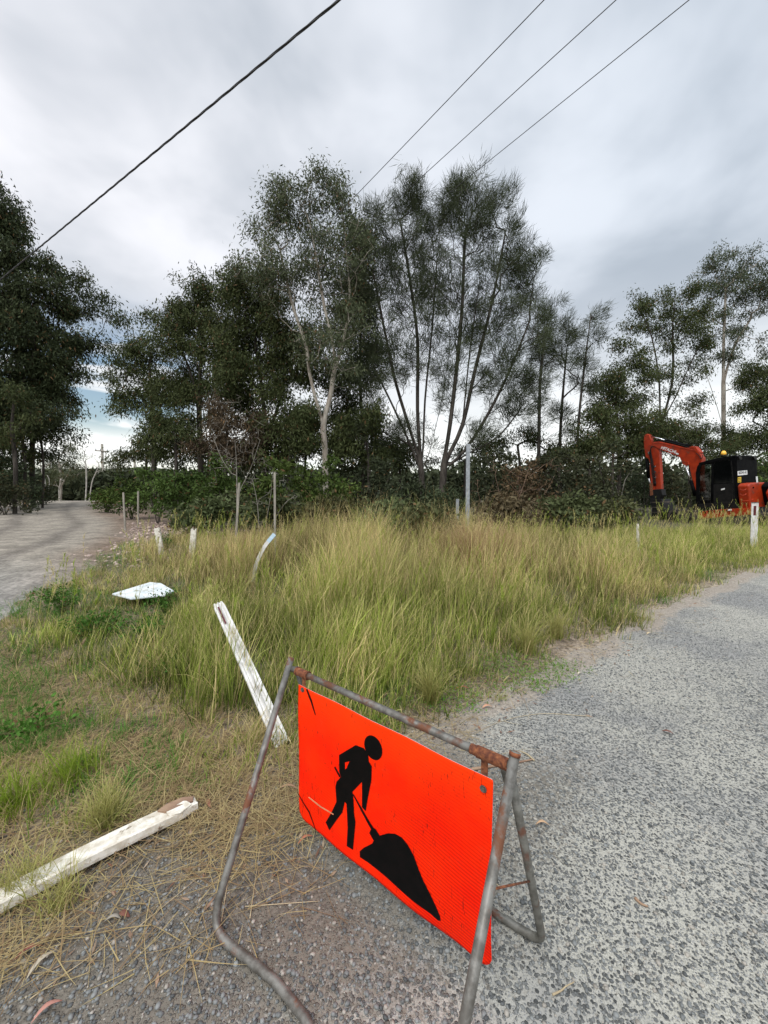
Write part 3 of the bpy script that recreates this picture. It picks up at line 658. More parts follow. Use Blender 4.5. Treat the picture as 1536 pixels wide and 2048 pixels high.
oak('largest she-oak, right of the pair in the centre, with long leaning limbs', 15.5,
    [[(882, 985), (888, 930), (900, 850), (915, 720), (925, 600), (930, 480), (945, 420)], [(890, 925), (925, 850), (950, 740), (985, 600), (1010, 470)], [(888, 940), (930, 900), (975, 830), (1020, 740), (1060, 640)], [(925, 850), (940, 700), (960, 560)], [(888, 935), (940, 905), (1000, 870), (1060, 790)]],
    [(905, 410, 40, 45), (950, 400, 45, 48), (1000, 395, 38, 42), (930, 480, 50, 60), (990, 480, 55, 60), (1050, 500, 35, 35), (1030, 560, 60, 55, .9), (960, 570, 60, 70, .8), (1070, 580, 32, 45), (900, 560, 45, 60, .8), (930, 680, 60, 70, .75), (1010, 660, 65, 70, .85), (1075, 660, 40, 45, .8), (1040, 750, 60, 50, .75), (970, 770, 60, 60, .6), (1030, 830, 60, 35, .65), (900, 780, 40, 60, .45), (960, 870, 50, 40, .5)],
    R0=.20, seed=3, bark='bark_dark', leaf=OL)
oak('slender she-oak just right of the largest one', 18, [[(1078, 960), (1078, 860), (1082, 740), (1098, 620)]], [(1105, 615, 22, 32), (1092, 670, 32, 45), (1065, 700, 35, 45, .8), (1100, 740, 35, 50, .7), (1065, 800, 45, 45, .6), (1090, 860, 50, 35, .4)], R0=.11, seed=4, leaf=OL)
oak('slender she-oak with a full middle, second right of the largest one', 18.5, [[(1118, 960), (1120, 880), (1128, 760), (1138, 660)]], [(1138, 660, 26, 40, 1.2), (1125, 720, 38, 45, 1.3), (1150, 770, 32, 40, .8), (1115, 820, 35, 45, .6), (1140, 880, 40, 35, .5)], R0=.10, seed=5, leaf=OL)
oak('thin wispy she-oak with bare lower stem, last of the three slender ones', 18, [[(1150, 960), (1156, 860), (1168, 740), (1182, 630)]], [(1182, 635, 24, 30, .9), (1180, 680, 26, 38, .8), (1160, 740, 24, 40, .5), (1190, 780, 26, 40, .4)], R0=.075, seed=6, leaf=OL)
gum('dense dark gum behind the two she-oaks of the centre', 19, [[(724, 960), (726, 880), (720, 760), (722, 600), (716, 480)]],
    [(716, 470, 26, 36), (722, 540, 36, 50, 1.2), (712, 610, 40, 45, 1.2), (704, 680, 50, 45, 1.1), (712, 760, 50, 50, 1.1), (704, 840, 50, 45, .8), (745, 890, 60, 35, .7), (745, 700, 40, 50, .8), (680, 800, 40, 45, .8), (735, 620, 30, 50, .8)], R0=.15, seed=7, leaf=GL, per=50)
gum('broad dark gum left of the cream-trunked one, with reddish inner twigs', 17, [[(530, 960), (532, 880), (524, 780), (510, 680), (500, 600)], [(532, 880), (560, 800), (575, 720)]],
    [(495, 570, 42, 30, .9), (480, 610, 55, 40, 1.1), (530, 650, 60, 45, 1.2), (470, 690, 60, 45, 1.2), (555, 720, 60, 45, 1.2), (500, 760, 60, 45, 1.2), (575, 790, 50, 40, 1), (470, 820, 55, 35, .9), (540, 850, 55, 35, .8), (600, 860, 50, 35, .8), (590, 680, 45, 45, 1), (540, 590, 45, 35), (620, 740, 45, 45)], R0=.17, seed=8, leaf=GL, per=50)
gum('gum with stepped rounded top, second from the left end of the central thicket', 18, [[(402, 960), (400, 880), (398, 780), (405, 690), (410, 600)], [(398, 800), (372, 720), (350, 670)]],
    [(415, 565, 36, 26, .9), (395, 600, 48, 32), (445, 610, 45, 40), (350, 640, 38, 32), (400, 660, 60, 40, 1.2), (345, 700, 50, 40, 1.1), (440, 700, 50, 45, 1.2), (390, 750, 55, 40, 1.1), (440, 790, 50, 40, 1), (350, 790, 50, 40, .9), (395, 850, 55, 30, .7), (470, 740, 40, 50, 1), (365, 620, 30, 24), (470, 560, 30, 26)], R0=.17, seed=9, leaf=dict(GL), per=48)
gum('leftmost gum of the central thicket, branches reaching over the gap', 19, [[(306, 950), (307, 880), (304, 800), (300, 720), (312, 650)], [(306, 830), (280, 790), (250, 760)]],
    [(318, 640, 26, 20, .9), (262, 690, 30, 22), (300, 690, 45, 32), (240, 745, 32, 24, .8), (285, 745, 48, 32, 1.1), (325, 770, 45, 38, 1), (245, 800, 36, 22, .7), (280, 830, 40, 24, .8), (330, 840, 40, 26, .7), (225, 815, 18, 10, .5), (300, 880, 36, 18, .5), (340, 800, 50, 40, 1), (265, 790, 40, 26), (355, 860, 40, 26, .7)], R0=.15, seed=10, leaf=dict(GL), per=42)
gum('dark bushy gum between the slender she-oaks and the flat-topped gums', 21, [[(1240, 960), (1238, 880), (1232, 800), (1245, 740)]],
    [(1240, 720, 46, 28), (1275, 750, 40, 32), (1215, 770, 45, 35, 1.1), (1260, 800, 55, 35, 1.1), (1205, 830, 50, 35, 1), (1265, 860, 60, 35, 1), (1215, 890, 55, 30, .8), (1300, 880, 45, 30, .8)], R0=.14, seed=11, leaf=GL, per=50)
gum('flat-topped gum with two dark stems left of the tall pale one', 23, [[(1322, 960), (1320, 860), (1318, 760), (1305, 680), (1290, 640)], [(1320, 850), (1348, 800), (1375, 740), (1400, 690)], [(1320, 860), (1345, 760), (1345, 660), (1350, 600)]],
    [(1262, 655, 26, 20, .9), (1290, 615, 42, 24), (1335, 595, 38, 24), (1370, 620, 40, 26), (1310, 650, 45, 24, .9), (1360, 670, 48, 26), (1405, 690, 36, 26), (1330, 700, 36, 24, .5), (1345, 770, 50, 26, .5), (1380, 800, 40, 30, .6), (1350, 850, 50, 30, .8), (1400, 870, 45, 26, .7), (1310, 740, 40, 24, .7), (1370, 590, 36, 22), (1395, 640, 36, 22), (1390, 750, 36, 24, .6)], R0=.14, seed=12, leaf=GL, per=42)
gum('tall gum with straight pale trunk behind the excavator', 25, [[(1447, 965), (1447, 900), (1447, 800), (1447, 700), (1450, 620), (1452, 550)], [(1447, 860), (1430, 800), (1408, 735)], [(1447, 760), (1470, 690), (1500, 640)]],
    [(1410, 545, 30, 22), (1450, 525, 36, 22), (1495, 530, 34, 28), (1530, 545, 26, 30), (1425, 580, 40, 24), (1475, 590, 45, 32), (1520, 610, 36, 36), (1450, 640, 45, 24, .9), (1495, 670, 40, 26, .8), (1400, 650, 26, 18, .7), (1530, 690, 30, 26, .7), (1420, 720, 24, 16, .3), (1450, 560, 45, 26), (1500, 580, 40, 30), (1480, 720, 40, 24, .8), (1500, 760, 40, 28, .8), (1420, 620, 36, 22, .8)], R0=.17, seed=13, bark='bark_pale', leaf=dict(GG, c1=(.09, .105, .06)), per=40)
gum('dark leafy gum cut by the right edge of the frame', 22, [[(1552, 985), (1550, 900), (1545, 800)]],
    [(1515, 760, 32, 30, .9), (1550, 730, 40, 40), (1500, 810, 38, 28), (1550, 800, 45, 45, 1.1), (1500, 870, 40, 34), (1560, 870, 55, 45), (1470, 900, 40, 26, .8), (1525, 930, 50, 30, .9), (1590, 780, 50, 60), (1440, 930, 40, 24, .7)], R0=.17, seed=14, leaf=GL, per=50)
LK = dict(dens=3.3, group='dark gums on the left side of the track')
gum('huge dark gum filling the upper left edge', 20, [[(-12, 1010), (-8, 900), (-10, 780), (-20, 640), (-30, 480)], [(2, 860), (40, 780), (70, 700)]],
    [(-40, 400, 60, 60), (5, 430, 38, 55), (-10, 500, 60, 50), (45, 520, 42, 34), (85, 520, 24, 18, .8), (10, 590, 65, 50, 1.2), (75, 600, 50, 45, 1.1), (-50, 640, 60, 80), (30, 680, 70, 50, 1.2), (100, 670, 55, 45, 1.1), (-10, 760, 70, 60, 1.2), (70, 750, 70, 45, 1.2), (20, 840, 65, 40, 1.1), (85, 810, 50, 30, 1), (-60, 820, 60, 60, 1)], R0=.20, seed=15, leaf=dict(GL, c0=(.024, .034, .016), c1=(.068, .082, .036), L=.19, Wd=.06, sig=.26), per=46, **LK)
gum('dark gum behind the huge one, its boughs reaching over the track', 21.5, [[(66, 1002), (64, 920), (70, 840), (95, 740), (120, 660)], [(68, 860), (110, 780), (150, 720), (205, 660)], [(64, 900), (90, 850), (140, 870)]],
    [(145, 558, 26, 18), (165, 590, 34, 22), (140, 620, 40, 28), (195, 625, 26, 18), (240, 640, 16, 12, .7), (150, 680, 40, 30), (195, 690, 20, 18, .6), (110, 700, 45, 35, 1.2), (165, 750, 28, 20, .8), (120, 780, 42, 26, 1), (80, 850, 50, 28, 1), (140, 815, 24, 16, .7), (125, 870, 30, 16, .7), (165, 870, 20, 10, .5), (60, 900, 50, 24, .8)], R0=.17, seed=16, leaf=dict(GL, c0=(.026, .036, .018), c1=(.07, .085, .036), L=.19, Wd=.058, sig=.26), per=42, **LK)
gum('low dark gum at the left edge with bare grey limbs below', 20, [[(-20, 1005), (-10, 930), (10, 880)], [(-15, 960), (30, 920), (60, 900)]],
    [(-20, 880, 50, 30), (25, 880, 40, 24), (-10, 930, 50, 26, .8), (45, 925, 35, 18, .6), (-60, 900, 50, 60)], R0=.13, seed=17, leaf=GL, per=48, bark='bark_grey', **LK)
for i, (bx, D, lab) in enumerate([(28, 18, 'dark bare trunk standing between the two leftmost gums'), (47, 20, 'thin dark trunk just left of the bough-bearing gum on the track'), (84, 21, 'slim leaning dark trunk at the left side of the track crest')]):
    gum(lab, D, [[(bx, 1004), (bx+3, 930), (bx-4, 860), (bx, 800)]], [(bx, 790, 30, 30, .8), (bx+10, 840, 30, 24, .7), (bx-14, 870, 26, 18, .6)], R0=.12-.02*i, seed=70+i, leaf=GL, per=40, **LK)
gum('rounded mid-green gum beyond the crest of the track', 33, [[(120, 1008), (122, 960), (118, 925)], [(122, 970), (140, 940)]],
    [(125, 905, 26, 14, 1.8), (150, 925, 26, 14, 1.8), (110, 935, 26, 16, 1.8), (145, 950, 28, 12, 1.6), (115, 965, 30, 12, 1.2), (165, 942, 14, 8, 1.2)], R0=.16, seed=18, per=42, leaf=dict(c0=(.05, .06, .03), c1=(.11, .12, .06), L=.2, Wd=.045, sig=.28), tip=.012, bark='bark_pale', group='small trees beyond the crest of the track')
def deadtree(label, D, trunks, clumps, R0, seed, bark='dead', dens=1.0, tip=.006, name='dead_tree', cat='dead tree', group='bare dead trees and saplings', **k):
    return tree(name, label, cat, group, D, trunks, clumps, R0=R0, seed=seed, bark=bark, dens=dens, crown=False, tip=tip, **k)
M['bone'] = surf('bleached_wood', (.50, .47, .42), (.34, .31, .27), 7, .85, .2)
deadtree('bleached forked dead trunk left of the rounded gum at the crest', 26, [[(92, 1003), (90, 965), (84, 940), (92, 932), (103, 925)], [(91, 985), (99, 965), (94, 950)]], [(103, 922, 4, 3), (84, 930, 4, 5)], .07, 19, 'bone', tip=.02)
deadtree('pale bare sapling with a high wispy fork at the end of the track', 32, [[(171, 1008), (173, 965), (172, 930)]], [(168, 895, 7, 14), (178, 900, 7, 12), (172, 915, 10, 10)], .07, 20, 'bone', dens=7, tip=.012, e=2.0)
deadtree('leaning bare tree whose twigs cross behind the power pole', 32, [[(178, 1008), (184, 965), (192, 945), (198, 930)]], [(190, 920, 10, 12), (205, 925, 16, 14), (222, 940, 16, 9), (200, 945, 14, 8)], .055, 21, 'bone', dens=8, tip=.010, e=2.0)
deadtree('stump-like pale sapling under the rounded gum', 28, [[(120, 1004), (118, 980), (121, 968)]], [(128, 958, 8, 5)], .055, 22, 'bone', dens=8, tip=.014)
deadtree('grey leafless shrub with tangled twigs in front of the thicket', 9.5, [[(474, 1075), (474, 1000), (473, 930), (470, 880)], [(474, 990), (500, 940), (520, 880)], [(473, 960), (445, 920), (425, 870)]],
    [(430, 850, 30, 30), (470, 810, 30, 35), (500, 870, 35, 40), (440, 910, 35, 35), (510, 920, 35, 30), (475, 900, 40, 40), (425, 960, 30, 25, .6), (525, 960, 30, 30, .7)], .024, 23, 'dead', dens=4.0, tip=.0022, e=2.0, name='dead_shrub', cat='dead shrub', bf=.12)
deadtree('tangle of thin pale stems beside the grey wooden stake', 8.5, [[(520, 1060), (515, 1010), (505, 960)], [(520, 1050), (540, 1000), (545, 950)], [(520, 1055), (560, 1020), (590, 990)]], [(500, 960, 25, 30), (545, 965, 25, 30), (590, 990, 25, 20), (520, 1000, 30, 20)], .014, 24, 'dead', dens=3.5, tip=.0025, e=2.0, name='dead_shrub', cat='dead shrub', bf=.1)
deadtree('reddish-brown leafless thicket right of the grey steel post', 10.5, [[(1000, 1045), (1000, 1000), (990, 950)], [(1000, 1040), (1040, 990), (1060, 930)], [(1000, 1040), (960, 1000), (955, 960)], [(1001, 1040), (1080, 1000), (1110, 950)]], [(990, 950, 30, 35), (1050, 930, 35, 35), (1100, 950, 35, 30), (960, 980, 20, 25), (1030, 980, 40, 20), (1090, 990, 40, 20)], .02, 25, 'twig', dens=2.2, tip=.003, e=2.0, name='dead_shrub', cat='dead shrub', bf=.1) if M.setdefault('twig', surf('reddish_twigs', (.13, .075, .05), (.20, .13, .09), 9, .9, 0)) else None
deadtree('thin bare grey limbs among the dark gums behind the boom', 20, [[(1240, 1010), (1250, 960), (1290, 915)], [(1240, 1000), (1225, 950), (1210, 920)]], [(1300, 905, 30, 20), (1215, 915, 30, 25), (1260, 940, 30, 25)], .03, 26, 'dead', dens=1.4, tip=.004, e=2.0, name='dead_shrub', cat='dead shrub')

gum('dark understorey gum in the shade left of the cream trunk', 15.5, [[(575, 990), (578, 930), (585, 870)]], [(560, 850, 50, 34), (610, 840, 45, 34), (580, 900, 60, 34), (520, 900, 45, 30), (640, 880, 30, 30, .6)], R0=.10, seed=31, leaf=GL)
gum('low brown-leaved gum under the left crowns of the thicket', 15.5, [[(450, 990), (452, 930), (455, 860)]], [(450, 840, 45, 34), (490, 850, 45, 34), (430, 890, 50, 30), (490, 900, 50, 30)], R0=.10, seed=32, leaf=dict(c0=(.05, .035, .022), c1=(.10, .075, .045)))
gum('dark understorey gum between the leftmost gum and the stepped one', 16, [[(350, 990), (352, 930), (350, 870)]], [(350, 850, 40, 30), (375, 880, 45, 28), (320, 890, 36, 22, .8)], R0=.09, seed=33, leaf=GL)
gum('dark understorey gum between the cream trunk and the many-stemmed she-oak', 15.5, [[(735, 990), (738, 930), (730, 870)]], [(700, 850, 40, 36), (745, 850, 36, 34, .8), (710, 900, 50, 30), (770, 900, 45, 26, .8)], R0=.10, seed=34, leaf=GL)
gum('dark understorey gum below the slender she-oaks', 17, [[(1180, 990), (1178, 940), (1170, 880)]], [(1160, 870, 34, 26, .8), (1200, 850, 36, 30), (1190, 900, 50, 28), (1130, 915, 40, 20, .8)], R0=.10, seed=35, leaf=GL)
gum('dark understorey gum right behind the boom', 24, [[(1380, 990), (1380, 940), (1385, 880)]], [(1350, 880, 45, 28), (1400, 870, 45, 26), (1310, 900, 45, 28), (1420, 905, 45, 26), (1480, 880, 40, 30)], R0=.12, seed=36, leaf=GL)

gum('low dark gum behind the foot of the largest she-oak, right of it', 19, [[(1040, 990), (1040, 940), (1035, 890)]], [(1010, 895, 36, 22, .9), (1050, 880, 40, 24, .8), (1095, 895, 40, 22, .8)], R0=.09, seed=37, leaf=GL)
gum('dense low gum behind the dark shrub left of the excavator arm', 20, [[(1225, 990), (1225, 940), (1230, 880)]], [(1200, 880, 40, 28), (1250, 900, 45, 28), (1280, 880, 40, 28), (1175, 910, 36, 22), (1320, 860, 40, 26), (1290, 830, 40, 26)], R0=.10, seed=38, leaf=GL)
gum('low dark gum filling the gap behind the many-stemmed she-oak', 19.5, [[(800, 990), (800, 940), (805, 880)]], [(770, 880, 40, 26, .8), (820, 895, 45, 24, .7), (790, 915, 50, 22)], R0=.09, seed=39, leaf=GL)

gum('row-end understorey gum showing through the leftmost trunks of the thicket', 20.5, [[(290, 985), (292, 940), (295, 905)]], [(265, 905, 34, 18, .9), (300, 900, 34, 22, 1), (335, 905, 34, 24), (245, 925, 24, 14)], R0=.09, seed=41, leaf=GL)
gum('understorey gum closing the gap under the stepped gum', 20, [[(415, 985), (416, 940), (418, 905)]], [(370, 900, 40, 26), (410, 910, 40, 24), (450, 905, 40, 26), (500, 915, 40, 24)], R0=.09, seed=42, leaf=GL)
gum('understorey gum closing the gap behind the foot of the cream trunk', 19, [[(610, 985), (610, 940), (612, 905)]], [(560, 910, 40, 24), (610, 900, 40, 26), (660, 905, 40, 26), (700, 915, 40, 24)], R0=.09, seed=43, leaf=GL)
gum('understorey gum seen between the stems of the two big she-oaks', 20, [[(930, 985), (930, 940), (935, 905)]], [(900, 915, 40, 18, .6), (950, 900, 36, 20, .6), (985, 905, 34, 20, .8), (840, 905, 30, 18, .6)], R0=.08, seed=44, leaf=GL)

# ---- shrubs ----
SG = dict(c0=(.026, .045, .010), c1=(.085, .12, .028), L=.13, Wd=.06, droop=.1, sig=.13)
SD = dict(c0=(.025, .032, .016), c1=(.06, .07, .035), L=.13, Wd=.055, droop=.3, sig=.14)
SB = dict(c0=(.06, .045, .025), c1=(.14, .10, .055), L=.12, Wd=.05, droop=.3, sig=.14)
def shrub(label, D, cx, top, w, base, seed, leaf=SG, dens=1.7, per=34, tall=1.0):
    """several stems from one foot under a lumpy crown"""
    r = np.random.default_rng(seed); h = base-top; cl = []
    for k in range(max(4, int(w/22))):
        u = (k+.5)/max(4, int(w/22))*2-1; rr = w*.26
        yt = top+rr*.6+h*.30*u*u+r.uniform(-.08, .34)*h
        cl.append((cx+u*w*.8, min(yt, base-8), rr*r.uniform(.8, 1.2), rr*r.uniform(.55, .85)))
        cl.append((cx+u*w*.85+r.normal(0, 6), (yt+base)/2+4, rr*1.1, h*.24))
    bt = r.uniform(.7, 1.35); leaf = dict(leaf, c0=tuple(np.array(leaf['c0'])*bt), c1=tuple(np.array(leaf['c1'])*bt*(r.uniform(.85, 1.2), 1, 1)))
    tr = [[(cx, base+4), (cx+r.normal(0, 5), base-h*.4), (cx+r.normal(0, w*.2), top+h*.35)], [(cx+1, base+4), (cx-w*.3, base-h*.35), (cx-w*.5, base-h*.55)], [(cx-1, base+4), (cx+w*.3, base-h*.35), (cx+w*.5, base-h*.55)]]
    return tree('shrub', label, 'shrub', 'shrubs along the edge of the bush', D, tr, cl, R0=.045, dens=dens, per=per, seed=seed, bark='bark_dark', leaf=leaf, tip=.005, parts=('stems', 'foliage'), thick=.9, bf=.12, up=.2)
SH = [('low dark green shrub at the tapering left end of the hedge', 19, 215, 972, 34, 1010, SG), ('dark green shrub below the bare power pole, second in the hedge', 16, 262, 955, 40, 1020, SG),
 ('rounded green shrub with the tallest left shoulder of the hedge', 14.5, 315, 925, 48, 1030, SG), ('wide green shrub in the middle of the hedge', 13.5, 375, 915, 55, 1035, SG), ('green shrub behind the tangled leafless one', 12.5, 435, 905, 50, 1040, SG),
 ('bright-topped green shrub right of the tangled leafless one', 12, 560, 905, 62, 1030, SG), ('green shrub at the foot of the cream-trunked gum', 12.5, 650, 915, 62, 1025, SG), ('dark shrub between cream-trunked gum and she-oaks', 13, 745, 915, 60, 1020, SD),
 ('low dark shrub in front of the many-stemmed she-oak', 12, 820, 965, 62, 1028, SD), ('low shrub between the she-oaks and the steel post', 11.5, 890, 978, 45, 1032, SD),
 ('dark leafy shrub just right of the steel post', 14, 985, 900, 50, 1020, SD), ('brown-leaved shrub in the reddish thicket', 12.5, 1055, 915, 58, 1030, SB), ('dark shrub with brown patches below the slender she-oaks', 13, 1130, 905, 60, 1030, SD),
 ('dark shrub left of the excavator arm', 13.5, 1205, 895, 60, 1035, SD), ('tall dark shrub directly behind the excavator arm', 21.5, 1285, 870, 60, 1030, SD), ('dark shrub behind the excavator boom', 22, 1365, 870, 60, 1030, SD),
 ('dark shrub behind the excavator cab', 22, 1450, 880, 62, 1030, SD), ('green shrub at the right edge behind the engine cover', 20, 1535, 900, 55, 1030, SG)]
for i, (lab, D, cx, top, w, base, lf) in enumerate(SH): shrub(lab, D, cx, top, w, base, 100+i, lf)
for i, (lab, D, cx, top, w, base) in enumerate([('dark undergrowth shrub at the far left edge behind the trunks', 19, -15, 890, 55, 1016), ('dark undergrowth shrub between the bare trunks on the left', 20, 42, 915, 48, 1012), ('small dark shrub at the left shoulder of the track crest', 24, 82, 965, 22, 1004), ('dark undergrowth shrub nearest the track edge under the huge left gum', 17.5, 10, 955, 50, 1020)]):
    shrub(lab, D, cx, top, w, base, 160+i, SD, dens=2.4)
# low brambles and vines in front of the bush
for i, (lab, D, cx, top, w, base) in enumerate([('dark bramble mound behind the dry grass, left of centre', 9.5, 560, 990, 55, 1045), ('bramble mound under the cream-trunked gum', 9.3, 665, 992, 60, 1045), ('dark green bramble mound in the middle of the verge', 8.6, 770, 1000, 60, 1055), ('bramble mound spilling forward left of the steel post', 8.3, 850, 1010, 55, 1075), ('brown bramble tangle right of the steel post', 9.4, 1010, 990, 60, 1045), ('bramble mound below the slender she-oaks', 10, 1130, 985, 65, 1045), ('low bramble mound beside the excavator bucket', 11.5, 1230, 1000, 55, 1045), ('bramble mound beside the rubble of the track', 10, 400, 1000, 50, 1058), ('low bramble at the right foot of the hedge', 10.5, 470, 985, 50, 1050)]):
    t = shrub(lab, D, cx, top, w, base, 140+i, dict(SB if i == 4 else SG, c0=(.035, .042, .018), c1=(.10, .11, .045)) if i != 4 else SB, dens=1.5, per=30); t.name = 'bramble'; t['category'] = 'bramble'; t['group'] = 'bramble mounds at the back of the meadow'
# leafy weeds near the white board
def weed(label, px, py, h, w, seed, c=LUSH, nst=7):
    r = np.random.default_rng(seed); b = gp(px, py); root = empty('leafy_weed', tuple(b), label, 'weed', 'leafy weeds left of the meadow')
    mb = MB(); T, Dr = [], []
    for k in range(nst):
        a = r.random()*2*PI; l = w*r.uniform(.3, 1); tp = b+Vector((math.cos(a)*l, math.sin(a)*l, h*r.uniform(.6, 1.05))); mid = (b+tp)/2+Vector((0, 0, h*.15))
        pts = smooth_path([b-Vector((0, 0, .03)), mid, tp], 4); mb.tube(pts, .003, 5, False)
        for q in pts[2:]: T.append(np.array(q)); Dr.append(np.array((math.cos(a), math.sin(a), .3)))
    mb.build('stems', M['weedstem'], root)
    V, Q, C = gum_leaves(np.array(T), np.array(Dr), 11, r, L=.032, Wd=.018, sig=.05, c0=tuple(c*.6), c1=tuple(c*1.35), droop=-.1)
    link('leaves', mesh_np('leaves', V, Q, C), M['leaf'], root)
M['weedstem'] = surf('weed_stem', (.10, .12, .04), (.16, .10, .05), 8, .8, 0)
for i, a in enumerate([(205, 1275, .24, .26, 'bushy green weed in front of the white board'), (285, 1285, .22, .24, 'green weed under the near corner of the white board'), (125, 1225, .34, .28, 'dark green weed left of the white board'), (330, 1225, .25, .2, 'small weed right of the white board'), (170, 1270, .2, .2, 'low weed below the bushy one'), (330, 1100, .30, .10, 'weed twining round the left broken marker'), (345, 1345, .12, .24, 'low green weed near the middle of the bare strip'), (60, 1470, .10, .3, 'low clover-green weed at the left edge')]):
    weed(a[4], a[0], a[1], a[2], a[3], 200+i, LUSH*(.8 if i != 7 else 1.0), 9 if i < 3 else 6)
# brown leaning tussock and the nearer tufts
def tussock(label, px, py, n, H, seed, cols, lean=.9, spread=.08, wd=.005, wind=-.2, group='grass tussocks standing out from the rest', curl=(.4, 1.6)):
    r = np.random.default_rng(seed); b = gp(px, py); x = b.x+r.normal(0, spread, n); y = b.y+r.normal(0, spread, n)
    P = np.stack([x, y, gz(x, y)-.01], -1); Ln = H*(.45+.6*r.random(n)); u = r.random(n)
    V, Q, C = blades(P, r.random(n)*2*PI, np.abs(r.normal(0, lean*.4, n)), r.uniform(*curl, n), Ln, wd*(.6+.8*r.random(n)), L3(cols[0], cols[1], u), L3(cols[1], cols[2], u), 7, seed)
    V[:, 0] += wind*(V[:, 2]-np.repeat(P[:, 2], 14)); V[:, 2] = np.maximum(V[:, 2], gz(V[:, 0], V[:, 1])+.004)
    o = link('grass_tussock', mesh_np('grass_tussock', V-np.array(b), Q, C), M['blade']); o.location = b
    return tag(o, label, 'grass tussock', group)
RB = (BROWN*.8, BROWN*1.25, STRAW*.95)
tussock('big brown dead tussock slumped over at the back of the meadow', 965, 1135, 1500, 1.05, 301, RB, 1.1, .22, .006, -.35)
tussock('second brown tussock right behind the big slumped one', 1030, 1120, 900, .85, 302, RB, 1.1, .18, .006, -.3)
tussock('reddish dead tussock at the foot of the leafless shrub', 500, 1120, 700, .75, 303, RB, .9, .2, .006, .1)
tussock('dry tussock left of the wooden stake', 450, 1135, 600, .6, 304, RB, .9, .16, .005, .1)
G1 = (BROWN*.8, YG, STRAW); G2 = (GREEN, YG, YG*1.3)
tussock('brown-footed tuft nearest the road behind the orange panel', 860, 1405, 260, .42, 305, G1, .9, .03, .004, 0)
tussock('tuft at the meadow corner where grass meets the dusty strip', 1050, 1305, 260, .45, 306, G1, .9, .035, .004, .1)
tussock('tuft with a woody foot at the road edge, right of the weeds', 1110, 1275, 260, .42, 307, G1, .9, .035, .004, .1)
tussock('green-gold tuft above the fallen white post', 215, 1650, 300, .26, 308, (STRAW*.6, YG, STRAW), .9, .028, .0035, -.1)
tussock('grass tuft growing over the near end of the fallen post', 45, 1790, 220, .24, 309, (STRAW*.6, YG, STRAW), 1.0, .04, .003, 0)
tussock('small tuft at the lower side of the fallen post', 120, 1815, 150, .18, 310, (STRAW*.6, YG, STRAW), 1.1, .03, .003, 0)
tussock('green tuft left of the bare strip', 150, 1560, 260, .26, 311, G2, 1.0, .06, .004, -.1)
tussock('long-bladed tuft on the left edge of the frame', 25, 1620, 260, .26, 312, G2, 1.0, .05, .004, 0)
tussock('small dry tuft on the road edge beside a pink leaf', 1000, 1400, 60, .12, 313, (STRAW*.6, YG, STRAW), 1.3, .02, .003, 0)
tussock('small dry tuft far up the dusty road edge', 1290, 1240, 60, .14, 314, (STRAW*.6, YG, STRAW), 1.3, .03, .003, 0)
tussock('straw clump behind the foot of the leaning white post', 520, 1475, 260, .22, 315, (STRAW*.5, STRAW*.9, STRAW), 1.4, .06, .003, .1)
# far wood seen through the gaps
r = np.random.default_rng(77); n = 42000
x = r.uniform(-46, 62, n); y = 34+8*vn(x, x*0, .15)+r.normal(0, 1.2, n)
top = 2.0+3.2*fbm(x, x*0+3, .16)+1.4*fbm(x, x*0+9, .9); top = np.where(x < -14, 2.9+.5*fbm(x, x*0, .7), top); z = gz0(x, y)-.5+(top+.3)*r.random(n)**.8
c = L3((.030, .040, .020), (.075, .085, .045), r.random(n))
V, Q, C = leaf_quads(np.stack([x, y, z], -1), r.normal(0, 1, (n, 3))+np.array((0, 0, -.3)), r.normal(0, 1, (n, 3)), r.uniform(.35, .8, n), r.uniform(.18, .34, n), c)
tag(link('distant_woodland', mesh_np('distant_woodland', V, Q, C), M['leaf']), 'far-off dark scrub seen between the nearer trunks', 'woodland', kind='stuff')
# =============================== ROADWORK SIGN ===============================
PL = at(597, 1368, 1.638); PR = at(986, 1561, 1.087)
dirv = Vector((PR.x-PL.x, PR.y-PL.y, 0)).normalized(); nrm = Vector((dirv.y, -dirv.x, 0))      # nrm points at the viewer's side
if nrm.dot(CAM-PL) < 0: nrm = -nrm
Lp = PL-dirv*.045; Rp = PR+dirv*.052; zb = .785
sg = empty('roadwork_sign', ((Lp.x+Rp.x)/2, (Lp.y+Rp.y)/2, .0), 'orange roadworks sign with a black digging worker hung in a rusty folding tube frame', 'road sign')
RT = .0138
Lt, Rt_ = Vector((Lp.x, Lp.y, zb)), Vector((Rp.x, Rp.y, zb))
def corner(a, b, c, r, n=6):        # rounded corner points at b
    d1 = (a-b).normalized(); d2 = (c-b).normalized(); p = b+d1*r; q = b+d2*r
    return [p*(1-t)**2+b*2*t*(1-t)+q*t*t for t in [i/n for i in range(n+1)]]
def gfit(p, h): return Vector((p.x, p.y, float(road_z(p.x, p.y))+.012))
# front leg frame
Fl = gp(420, 1868); Fl = gfit(Fl, .018); fm = gfit(gp(550, 1970), .018); fm2 = gfit(gp(612, 2052), .018)
Lf_top = Lt+nrm*(-.008)+dirv*(-.012)+Vector((0, 0, .045)); 
Rtop = at(1031, 1503, Rp.y-.012); Rmid = at(975, 1800, Rp.y-.14); Rft = Rp+nrm*.375; Rft.z = .04
Rl = Rtop+(Rmid-Rtop)*((Rtop.z-.04)/(Rtop.z-Rmid.z))
path = [Lf_top]+corner(Lf_top, Fl, fm, .09, 8)+corner(Fl, fm, fm2, .05, 4)+[fm2]+corner(fm2, Rl, Rtop, .08, 8)+[Rtop]
MB().tube([p for p in path], RT, 18).build('front_leg_frame', M['galv'], sg)
